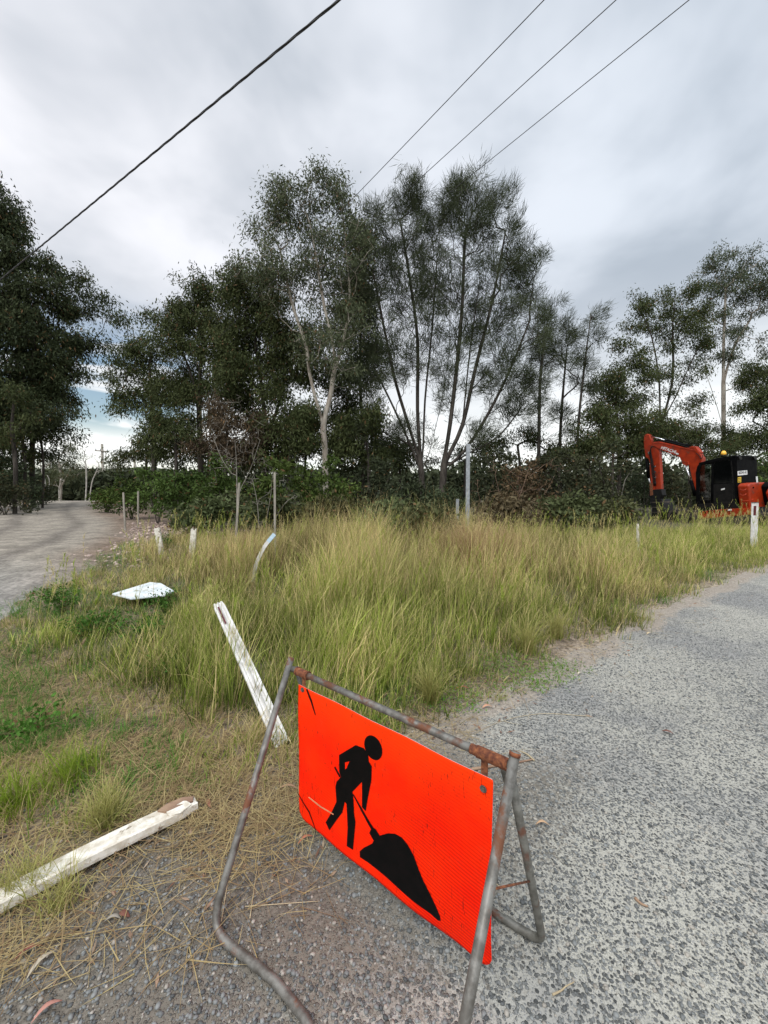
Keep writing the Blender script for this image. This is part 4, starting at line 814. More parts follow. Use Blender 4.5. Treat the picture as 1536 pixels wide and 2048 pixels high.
# rear leg frame
Rr = gfit(gp(1086, 1893), .018); rb1 = gfit(gp(1000, 1842), .018)
Rrt = Rt_-nrm*.012+dirv*(-.012)+Vector((0, 0, .0)); Lrt = Lt-nrm*.014+dirv*.012
Ll = Lt-nrm*.30; Ll.z = .035
path = [Rrt]+corner(Rrt, Rr, rb1, .055, 8)+[rb1]+corner(rb1, Ll, Lrt, .08, 8)+[Lrt]
MB().tube(path, RT*.95, 18).build('rear_leg_frame', M['galv_dark'], sg)
# flattened gusset of the rear leg at the left hinge
MB().prism([Lrt+dirv*.002+Vector((0, 0, .01))-nrm*.002, Lrt+dirv*.03-nrm*.002, Lrt+dirv*.034-Vector((0, 0, .08))-nrm*.02, Lrt+dirv*.012-Vector((0, 0, .085))-nrm*.02], -nrm*.004).build('hinge_plate', M['galv_dark'], sg, .001)
MB().prism([Rrt-dirv*.034, Rrt+dirv*.002, Rrt-dirv*.0-Vector((0, 0, .12))-nrm*.03, Rrt-dirv*.016-Vector((0, 0, .12))-nrm*.03], -nrm*.004).build('hinge_plate', M['galv_dark'], sg, .001)
bar = MB().tube([Lt, Rt_], .0125, 18).build('top_bar', M['galv'], sg)
# rusty sleeves and spring coil
def on_bar(px, py):
    best = min((( (Vector(((768+F*((p-CAM).x)/((p-CAM).dot(fwd))), (1024-F*(p-CAM).dot(upv)/((p-CAM).dot(fwd)))))-Vector((px, py))).length), k) for k, p in [(k, Lt.lerp(Rt_, k/200)) for k in range(201)])[1]
    return Lt.lerp(Rt_, best/200)
a, b = on_bar(597, 1337), on_bar(616, 1350)
mb = MB(); mb.tube([a, b], .0165, 18)
for q in (a, b): mb.tube([q-dirv*.002, q+dirv*.002], .0185, 18)
mb.build('sleeve', M['rust'], sg)
a, b = on_bar(950, 1508), Rt_-dirv*.008
mb = MB(); mb.tube([a-dirv*.02, a+dirv*.012], .0145, 18); L = (b-a).length; n = 26; 
pts = []
for i in range(n*10+1):
    t = i/(n*10); w = t*n*2*PI; pts.append(a+(b-a)*t+(nrm*math.cos(w)+Vector((0, 0, 1))*math.sin(w))*.0158)
mb.tube([a+(b-a)*.05, b], .0155, 16); mb.tube(pts, .0022, 5); mb.build('spring', M['rust'], sg)
mb = MB(); mb.tube([Rtop-(Rtop-Rmid).normalized()*.004+Vector((0, 0, .003)), Rtop+(Rmid-Rtop).normalized()*.012], .0156, 18); mb.build('rusted_end', M['rust'], sg)
# hangers with bolts
def hanger(px, py, bx, by):
    top = on_bar(px, py); bolt = hit(bx, by, PL, nrm); w = dirv*.0105
    p0 = Vector((bolt.x, bolt.y, top.z)); 
    MB().prism([p0-w, p0+w, bolt+w-Vector((0, 0, .02)), bolt-w-Vector((0, 0, .02))], nrm*.003).build('hanger_strap', M['rust'], sg).location += -nrm*.007
    mb = MB(); c = bolt+nrm*.0015
    mb.tube([c, c+nrm*.0022], .0105, 20); mb.tube([c+nrm*.0022, c+nrm*.0065], .0068, 6); mb.build('bolt', M['galv_dark'], sg)
hanger(606, 1346, 606, 1379); hanger(968, 1520, 967, 1577)
# panel with rounded lower corners, its lower right corner creased
Wd = (PR-PL).length; HT = .600
ex = (PR-PL).normalized(); ez = Vector((0, 0, -1)); nx, nz = 90, 60
def panel_off(u, v):
    bend = .004*math.sin(u*6+1)*math.sin(v*3)+.0022*math.sin(u*17+v*9)
    cr = (u-.70)+(v-.90)*1.9
    if cr > 0 and v > .55: bend -= .08*min(cr, .35)**2
    return bend
V = []; 
for i in range(nx+1):
    for j in range(nz+1):
        u, v = i/nx, j/nz; x_, z_ = u*Wd, v*HT; rc = .045
        for cx_, sx in ((rc, -1), (Wd-rc, 1)):
            for cz_, sz_ in ((HT-rc, 1), (rc*.08, -1)):
                r0 = rc if sz_ > 0 else rc*.08; ccx = r0 if sx < 0 else Wd-r0
                dx_, dz_ = (x_-ccx)*sx, (z_-cz_)*sz_
                if dx_ > 0 and dz_ > 0:
                    m_ = max(dx_, dz_); l_ = math.hypot(dx_, dz_)
                    x_ = ccx+sx*dx_*m_/l_; z_ = cz_+sz_*dz_*m_/l_
        V.append(PL+ex*x_+ez*z_+nrm*panel_off(x_/Wd, z_/HT))
I = np.arange((nx+1)*(nz+1)).reshape(nx+1, nz+1); Q = np.stack([I[:-1, :-1], I[:-1, 1:], I[1:, 1:], I[1:, :-1]], -1).reshape(-1, 4)
def panel_mat():
    m, t, b = mat('fluorescent_orange_sheeting'); g = N(t, 'ShaderNodeTexCoord').outputs['Object']
    # coordinates along and down the panel
    du = N(t, 'ShaderNodeVectorMath', operation='DOT_PRODUCT'); t.links.new(g, du.inputs[0]); du.inputs[1].default_value = ex
    sp = N(t, 'ShaderNodeSeparateXYZ'); t.links.new(g, sp.inputs[0])
    cb = N(t, 'ShaderNodeCombineXYZ'); t.links.new(du.outputs['Value'], cb.inputs[0]); t.links.new(sp.outputs[2], cb.inputs[1]); c = cb.outputs[0]
    n1 = noise(t, c, 5, 4, .6); base = mixc(t, mrange(t, n1.outputs[0], .3, .7), (1.0, .026, .001), (.93, .014, .001))
    top = mrange(t, sp.outputs[2], .50, .76); base = mixc(t, mth(t, 'MULTIPLY', top, .55), base, (1.0, .065, .004))
    wv = N(t, 'ShaderNodeTexWave', wave_type='BANDS', bands_direction='Y'); wv.inputs['Scale'].default_value = 26; wv.inputs['Distortion'].default_value = .5
    mr = N(t, 'ShaderNodeMapping'); mr.inputs['Rotation'].default_value = (0, 0, .12); t.links.new(c, mr.inputs[0]); t.links.new(mr.outputs[0], wv.inputs['Vector'])
    low = mth(t, 'MULTIPLY', mrange(t, sp.outputs[2], .72, .35), mrange(t, du.outputs['Value'], -.15, .3))
    base = mixc(t, mth(t, 'MULTIPLY', mth(t, 'MULTIPLY', wv.outputs['Fac'], low), .60), base, (.46, .004, .001))
    # scuffs: fine dark scratches and specks
    ms = N(t, 'ShaderNodeMapping'); ms.inputs['Rotation'].default_value = (0, 0, .9); ms.inputs['Scale'].default_value = (1, .18, 1); t.links.new(c, ms.inputs[0])
    v1 = noise(t, ms.outputs[0], 95, 3, .7, .8); v2 = noise(t, c, 260, 2, .6); v3 = noise(t, c, 7, 3, .5)
    sc = mth(t, 'MULTIPLY', mrange(t, v1.outputs[0], .60, .66), mrange(t, v3.outputs[0], .42, .58))
    sp2 = mth(t, 'MULTIPLY', mrange(t, v2.outputs[0], .62, .68), mrange(t, v3.outputs[0], .36, .56))
    base = mixc(t, mth(t, 'MAXIMUM', mth(t, 'MULTIPLY', sc, .75), mth(t, 'MULTIPLY', sp2, .6)), base, (.16, .012, .006))
    dirt = noise(t, c, 14, 6, .7); base = mixc(t, mth(t, 'MULTIPLY', mrange(t, dirt.outputs[0], .55, .8), .25), base, (.55, .06, .02))
    t.links.new(base, b.inputs['Base Color']); b.inputs['Roughness'].default_value = .5; b.inputs['Specular IOR Level'].default_value = .08
    bp = N(t, 'ShaderNodeBump'); bp.inputs['Strength'].default_value = .35; bp.inputs['Distance'].default_value = .0012; t.links.new(wv.outputs['Fac'], bp.inputs['Height']); t.links.new(bp.outputs[0], b.inputs['Normal'])
    return m
M['sheeting'] = panel_mat(); M['sheetback'] = surf('bare_aluminium_back', (.45, .45, .44), (.36, .36, .35), 6, .5, 0, metal=.5)
pme = mesh_np('panel', np.array(V), Q, None, True); pme.materials.append(M['sheeting']); pme.materials.append(M['sheetback'])
pan = link('panel', pme, None, sg); sm = pan.modifiers.new('thickness', 'SOLIDIFY'); sm.thickness = .0022; sm.offset = -1; sm.material_offset = 1; sm.material_offset_rim = 1
if pme.polygons[0].normal.dot(nrm) < 0: sm.offset = 1
# the printed worker, spade and heap, each a thin film lying on the panel
from mathutils.geometry import tessellate_polygon
def film(name, px, parent, m, lift=.0016, label=None):
    pts = [hit(a, b, PL, nrm) for a, b in px]
    bm = bmesh.new(); vs = [bm.verts.new(p) for p in pts]
    P2 = [((p-PL).dot(ex), (p-PL).z) for p in pts]; idx = list(range(len(P2)))
    def cr(o, a, b): return (a[0]-o[0])*(b[1]-o[1])-(a[1]-o[1])*(b[0]-o[0])
    if sum(P2[i-1][0]*P2[i][1]-P2[i][0]*P2[i-1][1] for i in range(len(P2))) < 0: idx.reverse()
    guard = 0
    while len(idx) > 3 and guard < 2000:
        guard += 1
        for k in range(len(idx)):
            i0, i1, i2 = idx[k-1], idx[k], idx[(k+1) % len(idx)]; a, b, c = P2[i0], P2[i1], P2[i2]
            if cr(a, b, c) <= 0: continue
            if any(cr(a, b, P2[j]) >= 0 and cr(b, c, P2[j]) >= 0 and cr(c, a, P2[j]) >= 0 for j in idx if j not in (i0, i1, i2)): continue
            bm.faces.new((vs[i0], vs[i1], vs[i2])); idx.pop(k); break
        else: break
    if len(idx) == 3: bm.faces.new([vs[i] for i in idx])
    for _ in range(4): 
        bmesh.ops.subdivide_edges(bm, edges=[e for e in bm.edges if e.calc_length() > .02], cuts=1, use_grid_fill=False)
        bmesh.ops.triangulate(bm, faces=bm.faces[:])
    for v in bm.verts:
        u = (v.co-PL).dot(ex)/Wd; w = (PL.z-v.co.z)/HT; v.co += nrm*(panel_off(u, w)+lift)
    bmesh.ops.recalc_face_normals(bm, faces=bm.faces[:])
    me = bpy.data.meshes.new(name); bm.to_mesh(me); bm.free()
    o = link(name, me, m, parent); 
    if label: o['label'] = label
    return o
# zoom coordinates (crop origin 400,1280, factor 2.1333) to photo pixels
Zc = lambda L: [(400+a/2.1333, 1280+b/2.1333) for a, b in L]
M['film'] = surf('black_print', (.002, .002, .002), (.004, .003, .003), 30, .55, 0, c3=(.10, .02, .012), s3=55, t3=(.74, .80), spec=.10)
body = [(597, 488), (666, 447), (700, 461), (717, 490), (719, 520), (731, 540), (729, 600), (716, 670), (707, 730), (691, 712), (689, 607), (650, 648), (655, 690), (658, 740), (665, 775), (660, 840), (655, 893), (629, 876), (632, 800), (625, 700), (618, 690), (608, 735), (585, 765), (553, 811), (537, 777), (560, 738), (583, 690), (580, 625), (585, 603), (603, 583), (597, 560)]
film('worker_figure', Zc(body), pan, M['film'])
cx0, cy0 = 739, 460; hd = []
for i in range(32):
    a = i*2*PI/32; ux, uy = math.cos(a), math.sin(a); 
    # foreshortened disc, leaning with the panel
    hd.append((cx0+38*ux*.98+0*uy, cy0+52*uy+38*ux*.42))
film('worker_head', Zc(hd), pan, M['film'])
film('elbow_gap', Zc([(622, 520), (640, 516), (628, 545), (622, 550)]), pan, M['sheeting'], .0026)
film('spade', Zc([(576, 540), (582, 538), (600, 574), (602, 586), (596, 582)]), pan, M['film'])
film('spade', Zc([(648, 655), (656, 660), (741, 800), (750, 806), (768, 836), (742, 856), (724, 822), (731, 806)]), pan, M['film'], .0022)
film('soil_heap', Zc([(740, 858), (770, 834), (800, 826), (830, 829), (858, 845), (885, 880), (910, 925), (930, 975), (950, 1020), (985, 1085), (1010, 1140), (1024, 1180), (1026, 1215), (985, 1170), (920, 1120), (860, 1070), (790, 1010), (715, 948), (683, 925), (683, 900), (700, 885), (735, 868)]), pan, M['film'])
for L_ in ([(455, 210), (460, 205), (480, 255), (496, 320), (492, 318), (475, 262)],): film('crack', Zc(L_), pan, M['film'])
film('scratch', Zc([(466, 668), (470, 665), (520, 708), (572, 742), (570, 746), (515, 712)]), pan, surf('faded_scratch', (.75, .30, .14), (.6, .2, .1), 30, .6, 0))
film('crack', Zc([(419, 648), (421, 647), (470, 730), (497, 822), (494, 818), (466, 734)]), pan, M['film'])
# thin brace rod between the legs on the right
def at_py(a, b, py):
    def f(p): q = p-CAM; return 1024-F*q.dot(upv)/q.dot(fwd)
    return min((abs(f(a.lerp(b, k/400))-py), k) for k in range(401))[1]/400
MB().tube([Rtop.lerp(Rl, at_py(Rtop, Rl, 1780)), Vector(Rrt).lerp(Rr, at_py(Rrt, Rr, 1762))], .0030, 8).build('brace_rod', M['rust'], sg)
# crack in the leg tube
q = Rtop.lerp(Rl, .745)
rd_ = (Rl-Rtop).normalized(); sd_ = rd_.cross((CAM-q).normalized()).normalized(); tocam = (CAM-q).normalized()
pts = [q+tocam*(RT+.0004)*math.cos(k)-sd_*(RT+.0004)*math.sin(k)+rd_*.0 for k in (-.1, .25, .6)]
mb = MB(); mb.tube([q-rd_*.013, q+rd_*.013], RT+.0012, 18, True); mb.build('weld_collar', M['rust'], sg)

# =============================== POSTS ===============================
def frame_of(a, b):
    z = (b-a).normalized(); x = z.cross(Vector((0, 1, 0))); x = (x if x.length > .1 else z.cross(Vector((1, 0, 0)))).normalized(); return x, z.cross(x), z
def ribbed_post(name, a, b, w, side, label, slot=True, m='whitepost', group='white guide posts', taper=1.0):
    """folded plastic guide post: shallow channel with a raised middle rib"""
    z = (b-a).normalized(); x = (Vector(side)-z*Vector(side).dot(z)).normalized(); y = z.cross(x)
    if y.dot(CAM-a) < 0: y = -y
    prof = [(-.5, 0), (-.46, .10), (-.30, .10), (-.22, .02), (-.10, .03), (0, .16), (.10, .03), (.22, .02), (.30, .10), (.46, .10), (.5, 0), (.44, -.06), (-.44, -.06)]
    root = empty(name, tuple(a), label, 'guide post', group); bm = bmesh.new(); rings = []; L = (b-a).length; n = 24
    for i in range(n+1):
        t = i/n; c = a+z*L*t+y*.012*math.sin(t*PI)*L; ww = w*(1+(taper-1)*t)*(1 if t < .985 else .8)
        rings.append([bm.verts.new(c+x*p*ww+y*q*ww*1.7) for p, q in prof])
    k = len(prof)
    for r0, r1 in zip(rings[:-1], rings[1:]):
        for j in range(k): bm.faces.new((r0[j], r0[(j+1) % k], r1[(j+1) % k], r1[j]))
    bm.faces.new(rings[0][::-1]); bm.faces.new(rings[-1]); bmesh.ops.recalc_face_normals(bm, faces=bm.faces[:])
    me = bpy.data.meshes.new('post'); bm.to_mesh(me); bm.free(); link('post', me, M[m], root)
    return root, x, y, z, L
a = gp(566, 1492); b = at(436, 1207, a.y+1.0)
root, x, y, z, L = ribbed_post('guide_post', a, b, .098, (1, .1, 0), 'long white ribbed guide post leaning back into the grass behind the sign', taper=.95)
c0 = a+z*L*.95-x*.012+y*.024; c1 = a+z*L*.80-x*.012+y*.024
MB().prism([c0-x*.008, c0+x*.006, c1+x*.006, c1-x*.008], y*.004).build('delineator', M['redrefl'], root)
MB().tube([a+z*.02+x*.030+y*.008, a+z*.02+x*.030+y*.0125], .005, 10).build('rivet_hole', M['ink'], root)
# standing post by the excavator
a = at(1507, 1110, 8.1); a.z = float(gz(a.x, a.y))-.1; tp = at(1507, 1005, 8.1); tr_ = Vector((a.x-.012, a.y, tp.z))
vx = Vector((.83, -.56, 0)); vy = Vector((-.56, -.83, 0))
root = empty('guide_post', tuple(a), 'upright white guide post with dark slot standing in front of the excavator', 'guide post', 'white guide posts')
MB().prism([a-vx*.055, a+vx*.055, a+vx*.055-vy*.03, a-vx*.055-vy*.03], tr_-a).build('post', M['whitepost'], root, .004)
c = tr_-Vector((0, 0, .17)); MB().box(c+vy*.002-vx*.0, vx*.020, vy*.003, Vector((0, 0, .10))).build('delineator', M['redrefl'], root)
MB().box(tr_+Vector((0, 0, .003)), vx*.057, vy*.032-vy*.0, Vector((0, 0, .004))).build('cap', M['ink'], root).location += -vy*.015
# broken timber markers beside the track
def plank(name, px, Yd, w, th, label, cat, m, group=None, lean=0, jag=True, seed=0, partname=None):
    r = random.Random(seed); top, bot = px; b0 = at(bot[0], bot[1], Yd); b0.z = min(b0.z, float(gz(b0.x, b0.y))-.05); b1 = at(top[0], top[1], Yd-lean)
    z = (b1-b0).normalized(); x = z.cross(Vector((0, 1, 0))).normalized()*-1; x = (Vector((1, .12, 0))-z*z.x).normalized(); y = z.cross(x); L = (b1-b0).length
    n = 6; pts = [b0-x*w/2]+[b0+x*w/2]+[b1+x*(w/2-w*i/n)+z*(r.uniform(-.03, .012) if jag else 0) for i in range(n+1)]
    o = MB().prism(pts, y*th).build(name, M[m], None, .003)
    return tag(o, label, cat, group)
plank('timber_marker', ((313, 1056), (323, 1112)), 7.3, .10, .045, 'left broken white timber marker leaning left beside the track rubble', 'timber post', 'whitewood', 'broken white timber markers', seed=1)
plank('timber_marker', ((387, 1058), (382, 1122)), 6.9, .095, .045, 'right broken white timber marker standing nearly upright beside the track rubble', 'timber post', 'whitewood', 'broken white timber markers', seed=2)
plank('survey_peg', ((1276, 1047), (1279, 1090)), 7.6, .04, .03, 'short thin white peg in the grass left of the excavator', 'peg', 'whitewood', seed=3)
plank('wooden_stake', ((549, 945), (550, 1135)), 6.4, .034, .03, 'thin grey wooden stake standing in the meadow left of centre', 'stake', 'greywood', jag=False)
plank('wooden_stake', ((478, 965), (470, 1080)), 8.4, .045, .04, 'grey leaning timber post under the leafless shrub', 'stake', 'greywood', seed=6)
plank('timber_marker', ((246, 984), (249, 1032)), 12, .05, .04, 'thin pale stick at the foot of the hedge, left one', 'stick', 'greywood', 'pale sticks in front of the hedge', seed=7)
plank('timber_marker', ((276, 982), (274, 1012)), 13, .05, .04, 'thin pale stick at the foot of the hedge, right one', 'stick', 'greywood', 'pale sticks in front of the hedge', seed=8)
# steel sign post without a sign: open channel
def channel(px, py0, py1, Yd, w, label, name='steel_post'):
    a = at(px, py1, Yd); a.z = float(gz(a.x, a.y))-.1; b = Vector((a.x, a.y, at(px-1, py0, Yd).z)); h = b-a
    P2 = [(-.5, 0), (.5, 0), (.5, .5), (.38, .5), (.38, .12), (-.38, .12), (-.38, .5), (-.5, .5)]
    o = MB().prism([a+Vector((p*w, q*w, 0)) for p, q in P2], h).build(name, M['steelpost'], None, .002); return tag(o, label, 'steel post', 'steel posts in the verge')
channel(935, 888, 1060, 8.8, .085, 'tall grey steel post without a sign at the back of the meadow')
channel(915, 998, 1035, 9.2, .07, 'short grey steel post stub left of the tall one')
# bent white strip marker with a blue end
b0 = gp(506, 1165); pts = [b0, at(512, 1130, b0.y-.05), at(528, 1095, b0.y-.12), at(549, 1068, b0.y-.10)]
pts = smooth_path(pts, 5); root = empty('strip_marker', tuple(b0), 'bent white flat marker strip with pale blue tip sticking out of the dry grass', 'marker strip')
def ribbon(pts, w, th, name, m, parent):
    bm = bmesh.new(); R_ = []
    for i, p in enumerate(pts):
        d = (pts[min(i+1, len(pts)-1)]-pts[max(i-1, 0)]).normalized(); s = d.cross(Vector((0, -1, .2))).normalized(); n_ = s.cross(d)
        R_.append([bm.verts.new(p+s*a_*w/2+n_*b_*th/2) for a_, b_ in ((-1, -1), (1, -1), (1, 1), (-1, 1))])
    for r0, r1 in zip(R_[:-1], R_[1:]):
        for j in range(4): bm.faces.new((r0[j], r0[(j+1) % 4], r1[(j+1) % 4], r1[j]))
    bm.faces.new(R_[0][::-1]); bm.faces.new(R_[-1]); bmesh.ops.recalc_face_normals(bm, faces=bm.faces[:])
    me = bpy.data.meshes.new(name); bm.to_mesh(me); bm.free(); return link(name, me, m, parent)
ribbon(pts[:-3], .055, .008, 'strip', M['whitepost'], root); ribbon(pts[-4:], .058, .010, 'tip', surf('pale_blue_plastic', (.35, .48, .58), (.5, .58, .62), 20, .5, 0), root)
# white sheet lying in the grass
def wp(px, py, zz): 
    d = ray(px, py); return CAM+d*((zz-CH)/d.z)
zz0 = float(gz(-3.1, 5.0))+.13
q = [wp(224, 1187, zz0), wp(300, 1164, zz0+.03), wp(322, 1166, zz0+.03), wp(348, 1181, zz0), wp(330, 1190, zz0-.02), wp(262, 1197, zz0-.03)]
bm_ = MB(); bm_.prism(q, Vector((0, 0, -.018))); tag(bm_.build('white_board', surf('weathered_white_board', (.66, .68, .68), (.50, .55, .56), 8, .6, .15, c3=(.26, .26, .18), s3=7, t3=(.54, .66)), None, .004), 'weathered white board lying flat in the grass near the track', 'board')
M['brownbark'] = surf('brown_bark', (.20, .12, .08), (.30, .20, .13), 12, .9, .4)
# fallen old post bottom left
a = gp(-60, 1850); b = gp(392, 1620); a.z += .03; b.z += .035
z = (b-a).normalized(); s = Vector((z.y, -z.x, 0)).normalized(); bm = bmesh.new(); rr = random.Random(4); n = 40; rings = []; Lq = (b-a).length
prof = [(-.5, .0), (-.47, .22), (-.36, .26), (-.33, .17), (.42, .20), (.5, .12), (.5, -.12), (-.5, -.12)]
for i in range(n+1):
    t = i/n; c = a+z*Lq*t+Vector((0, 0, .008*math.sin(t*PI)))+s*(-.004*math.sin(t*PI))
    w = .098*(1 if t < .9 else 1-(t-.9)*3.5*(1+.3*rr.uniform(-1, 1)))
    rings.append([bm.verts.new(c+s*p*w*-1+Vector((0, 0, qz*.098+(rr.uniform(-.002, .002) if t > .85 else 0)))) for p, qz in prof])
for r0, r1 in zip(rings[:-1], rings[1:]):
    for j in range(len(prof)): bm.faces.new((r0[j], r0[(j+1) % len(prof)], r1[(j+1) % len(prof)], r1[j]))
bm.faces.new(rings[0][::-1]); bm.faces.new(rings[-1]); bmesh.ops.recalc_face_normals(bm, faces=bm.faces[:])
root = empty('guide_post', tuple(a), 'old white post fallen at the lower left, its far end split and peeling', 'guide post', 'white guide posts')
me = bpy.data.meshes.new('post'); bm.to_mesh(me); bm.free(); link('post', me, M['whitewood'], root)
e0 = b-z*.10+Vector((0, 0, .026)); mb = MB(); u_ = Vector((0, 0, 1))
mb.prism([e0-s*.04, e0-z*.03-s*.005, e0-z*.025+s*.035, e0+z*.02+s*.05, e0+z*.075+s*.03, e0+z*.06-s*.01, e0+z*.03-s*.035], u_*.004); mb.build('split_end', M['whitewood'], root, .003)
mb = MB(); mb.prism([e0-z*.06-s*.035-u_*.008, e0-z*.02-s*.05-u_*.008, e0+z*.05-s*.045-u_*.008, e0+z*.095-s*.02-u_*.012, e0+z*.085+s*.01-u_*.012, e0-z*.03+s*.0-u_*.006], u_*.014); mb.build('bare_core', M['brownbark'], root, .002)
# twigs and straw lying on the road and dirt
def twig(px, rad, label, m='greywood', lift=.008, name='twig', cat='twig'):
    pts = [gp(*p) for p in px]
    for p in pts: p.z = max(p.z, float(road_z(p.x, p.y)), float(gz(p.x, p.y)))+lift
    r = random.Random(len(label)); pts = smooth_path(pts, 4); o = MB().tube(pts, [rad*(1-.6*i/len(pts)) for i in range(len(pts))], 7).build(name, M[m], None)
    return tag(o, label, cat, 'twigs and stalks on the ground')
M['stalk'] = surf('dry_stalk', (.46, .38, .24), (.36, .28, .17), 12, .7, 0)
twig([(930, 1545), (980, 1538), (1030, 1530), (1068, 1522)], .009, 'thick brown bark stick on the road behind the right hinge', 'brownbark')
twig([(1068, 1524), (1055, 1512), (1040, 1506)], .005, 'pale splinter crossing the end of the brown bark stick', 'stalk')
for px, lb in [([(500, 1905-60), (520, 1700), (530, 1655)], 'long straw stalk left of the panel, the nearer one'), ([(265, 1872), (360, 1790), (450, 1712)], 'long straw stalk pointing from the sign foot to the lower left'), ([(60, 2010), (160, 1935), (270, 1860)], 'long thin stalk lying along the dirt at the lower left'),
    ([(490, 1818), (560, 1813), (640, 1808)], 'level straw stalk under the panel'), ([(443, 1850), (458, 1760), (475, 1690)], 'upright-looking straw stalk just right of the left sign leg'), ([(1180, 1435), (1080, 1430), (990, 1450), (900, 1500)], 'long bent grass stem reaching from the verge onto the road'), ([(830, 1480), (900, 1430), (980, 1395)], 'straight yellow grass stem behind the top bar')]:
    twig(px, .0019, lb, 'stalk', .006, 'straw_stalk', 'straw stalk')
twig([(1000, 1778), (960, 1745), (930, 1720)], .002, 'curved straw behind the sign leg on the road', 'stalk', .006, 'straw_stalk', 'straw stalk')
twig([(1105, 1995), (1122, 1990), (1132, 1978), (1148, 1970)], .003, 'small pale forked twig on the road at the bottom', 'stalk', .006)
twig([(1270, 1800), (1282, 1812), (1296, 1816)], .006, 'small dark stick on the road right of the sign', 'brownbark', .006)
twig([(165, 1295), (190, 1255), (215, 1215)], .012, 'dark dead stick leaning among the weeds', 'brownbark', .03)

# =============================== POWER LINES ===============================
def wire(p_top, far, height, rad, label, twist=False):
    d = ray(*p_top); A_ = CAM+d*((height-CH)/d.z); B_ = far; back = A_-(B_-A_).normalized()*14
    L = (B_-back).length; n = 90; pts = []
    for i in range(n+1): t = i/n; p = back.lerp(B_, t); pts.append(p)
    mb = MB(); 
    if not twist: mb.tube(pts, rad, 6)
    else:
        d_ = (B_-back).normalized(); u = d_.orthogonal().normalized(); w = d_.cross(u); n = int(L/.09)
        for k in range(3):
            mb.tube([back+d_*(L*i/n)+(u*math.cos(i*.55+k*2.094)+w*math.sin(i*.55+k*2.094))*rad*.56 for i in range(n+1)], rad*.55, 6)
    return tag(mb.build('power_line', M['wire'], None), label, 'power line', 'overhead power lines')
P0 = at(205, 1000, 55); z0 = float(gz0(P0.x, P0.y)); ptop = at(205, 888, 55)
arm_c = at(202, 902, 55)
wire((1088, 0), at(219, 903, 54), 8.0, .006, 'leftmost of the three parallel overhead wires'); wire((1232, 0), at(238, 905, 54), 8.0, .006, 'middle one of the three parallel overhead wires'); wire((1378, 0), at(250, 908, 54), 8.0, .006, 'rightmost of the three parallel overhead wires')
d0 = ray(678, 0); A0 = CAM+d0*((7-CH)/d0.z); d1 = ray(-10, 568); B0 = CAM+d1*((6.9-CH)/d1.z); B0 = A0+(B0-A0)*2.2
wire((678, 0), B0, 7.0, .013, 'thick twisted black cable crossing the sky at the upper left', True)
def pole(px, pyt, Yd, rad, label, arm=None):
    t_ = at(px, pyt, Yd); b_ = Vector((t_.x, t_.y, float(gz0(t_.x, t_.y))-1.0)); root = empty('power_pole', tuple(b_), label, 'power pole', 'power poles beyond the track')
    MB().tube([b_, t_], [rad, rad*.75], 10).build('pole', M['greywood'], root)
    if arm:
        a1, a2 = at(arm[0], arm[1], Yd-.2), at(arm[2], arm[3], Yd-.2); MB().tube([a1, a2], .075, 6).build('crossarm', M['greywood'], root)
        for f in (.06, .4, .94):
            c = a1.lerp(a2, f); MB().tube([c, c+Vector((0, 0, .28))], .06, 6).build('insulator', M['steelpost'], root)
pole(204, 888, 55, .20, 'power pole with a crossarm rising beyond the hedge', (190, 901, 217, 903))
pole(208.5, 938, 90, .14, 'thin far pole just right of the crossarm pole'); pole(268.5, 897, 52, .17, 'bare power pole without crossarm right of the gap')
def thinwire(a, b, lb, sag=.8):
    n = 24; pts = [a.lerp(b, i/n)-Vector((0, 0, sag*4*(i/n)*(1-i/n))) for i in range(n+1)]
    tag(MB().tube(pts, .022, 5).build('power_line', M['wire'], None), lb, 'power line', 'overhead power lines')
thinwire(at(216, 902, 54.8), at(268, 922, 52), 'short far wire from the crossarm down to the bare pole')
thinwire(at(268, 899, 52), at(206, 948, 88), 'far wire sagging from the bare pole to the thin far pole', 2.0)

# =============================== EXCAVATOR ===============================
O = Vector((12.85, 14.1, 0)); O.z = float(gz0(O.x, O.y)); f_ = Vector((-.28, .96, 0)); rt = Vector((.96, .28, 0)); UP = Vector((0, 0, 1))
exv = empty('excavator', tuple(O), 'orange and black compact excavator parked in long grass, arm raised to the left', 'excavator')
def mp(px, py, lat): return hit(px, py, O+rt*lat, rt)
def ml(px, py, l): return hit(px, py, O+f_*l, f_)
def side(name, L, lat, th, m, bevel=.02, parent=exv): return MB().prism([mp(a, b, lat) for a, b in L], rt*th).build(name, M[m], parent, bevel)
# cab: pillars, roof, panels with open glass in between
def cab_side(lat, th):
    nm = 'cab_frame'; mb = MB()
    for L in ([(1392, 1012), (1391, 945), (1394, 933), (1399, 926), (1403, 929), (1399, 940), (1399, 1012)],      # front pillar
              [(1399, 926), (1432, 918.5), (1462, 913), (1471, 911.5), (1471, 916), (1462, 917.5), (1403, 930)],  # roof rail
              [(1422, 924), (1426, 923), (1426, 1012), (1421, 1012)],                                            # middle pillar
              [(1459, 917), (1471, 911.5), (1472, 1012), (1466, 1012), (1466, 960)],                               # rear pillar
              [(1421, 968), (1466, 966), (1467, 1012), (1421, 1012)], [(1399, 1000), (1421, 1000), (1421, 1012), (1399, 1012)]):
        mb.prism([mp(a, b, lat) for a, b in L], rt*th)
    return mb
cab_side(0, .05).build(nm := 'cab_frame', M['black'], exv, .012)
far = MB()
for L in ([(1392, 1012), (1391, 945), (1399, 926), (1403, 929), (1399, 940), (1399, 1012)], [(1399, 926), (1471, 911.5), (1471, 916), (1403, 930)], [(1462, 915), (1471, 911.5), (1472, 1012), (1462, 1012)]):
    far.prism([mp(a, b, 0)+rt*1.02 for a, b in L], rt*.05)
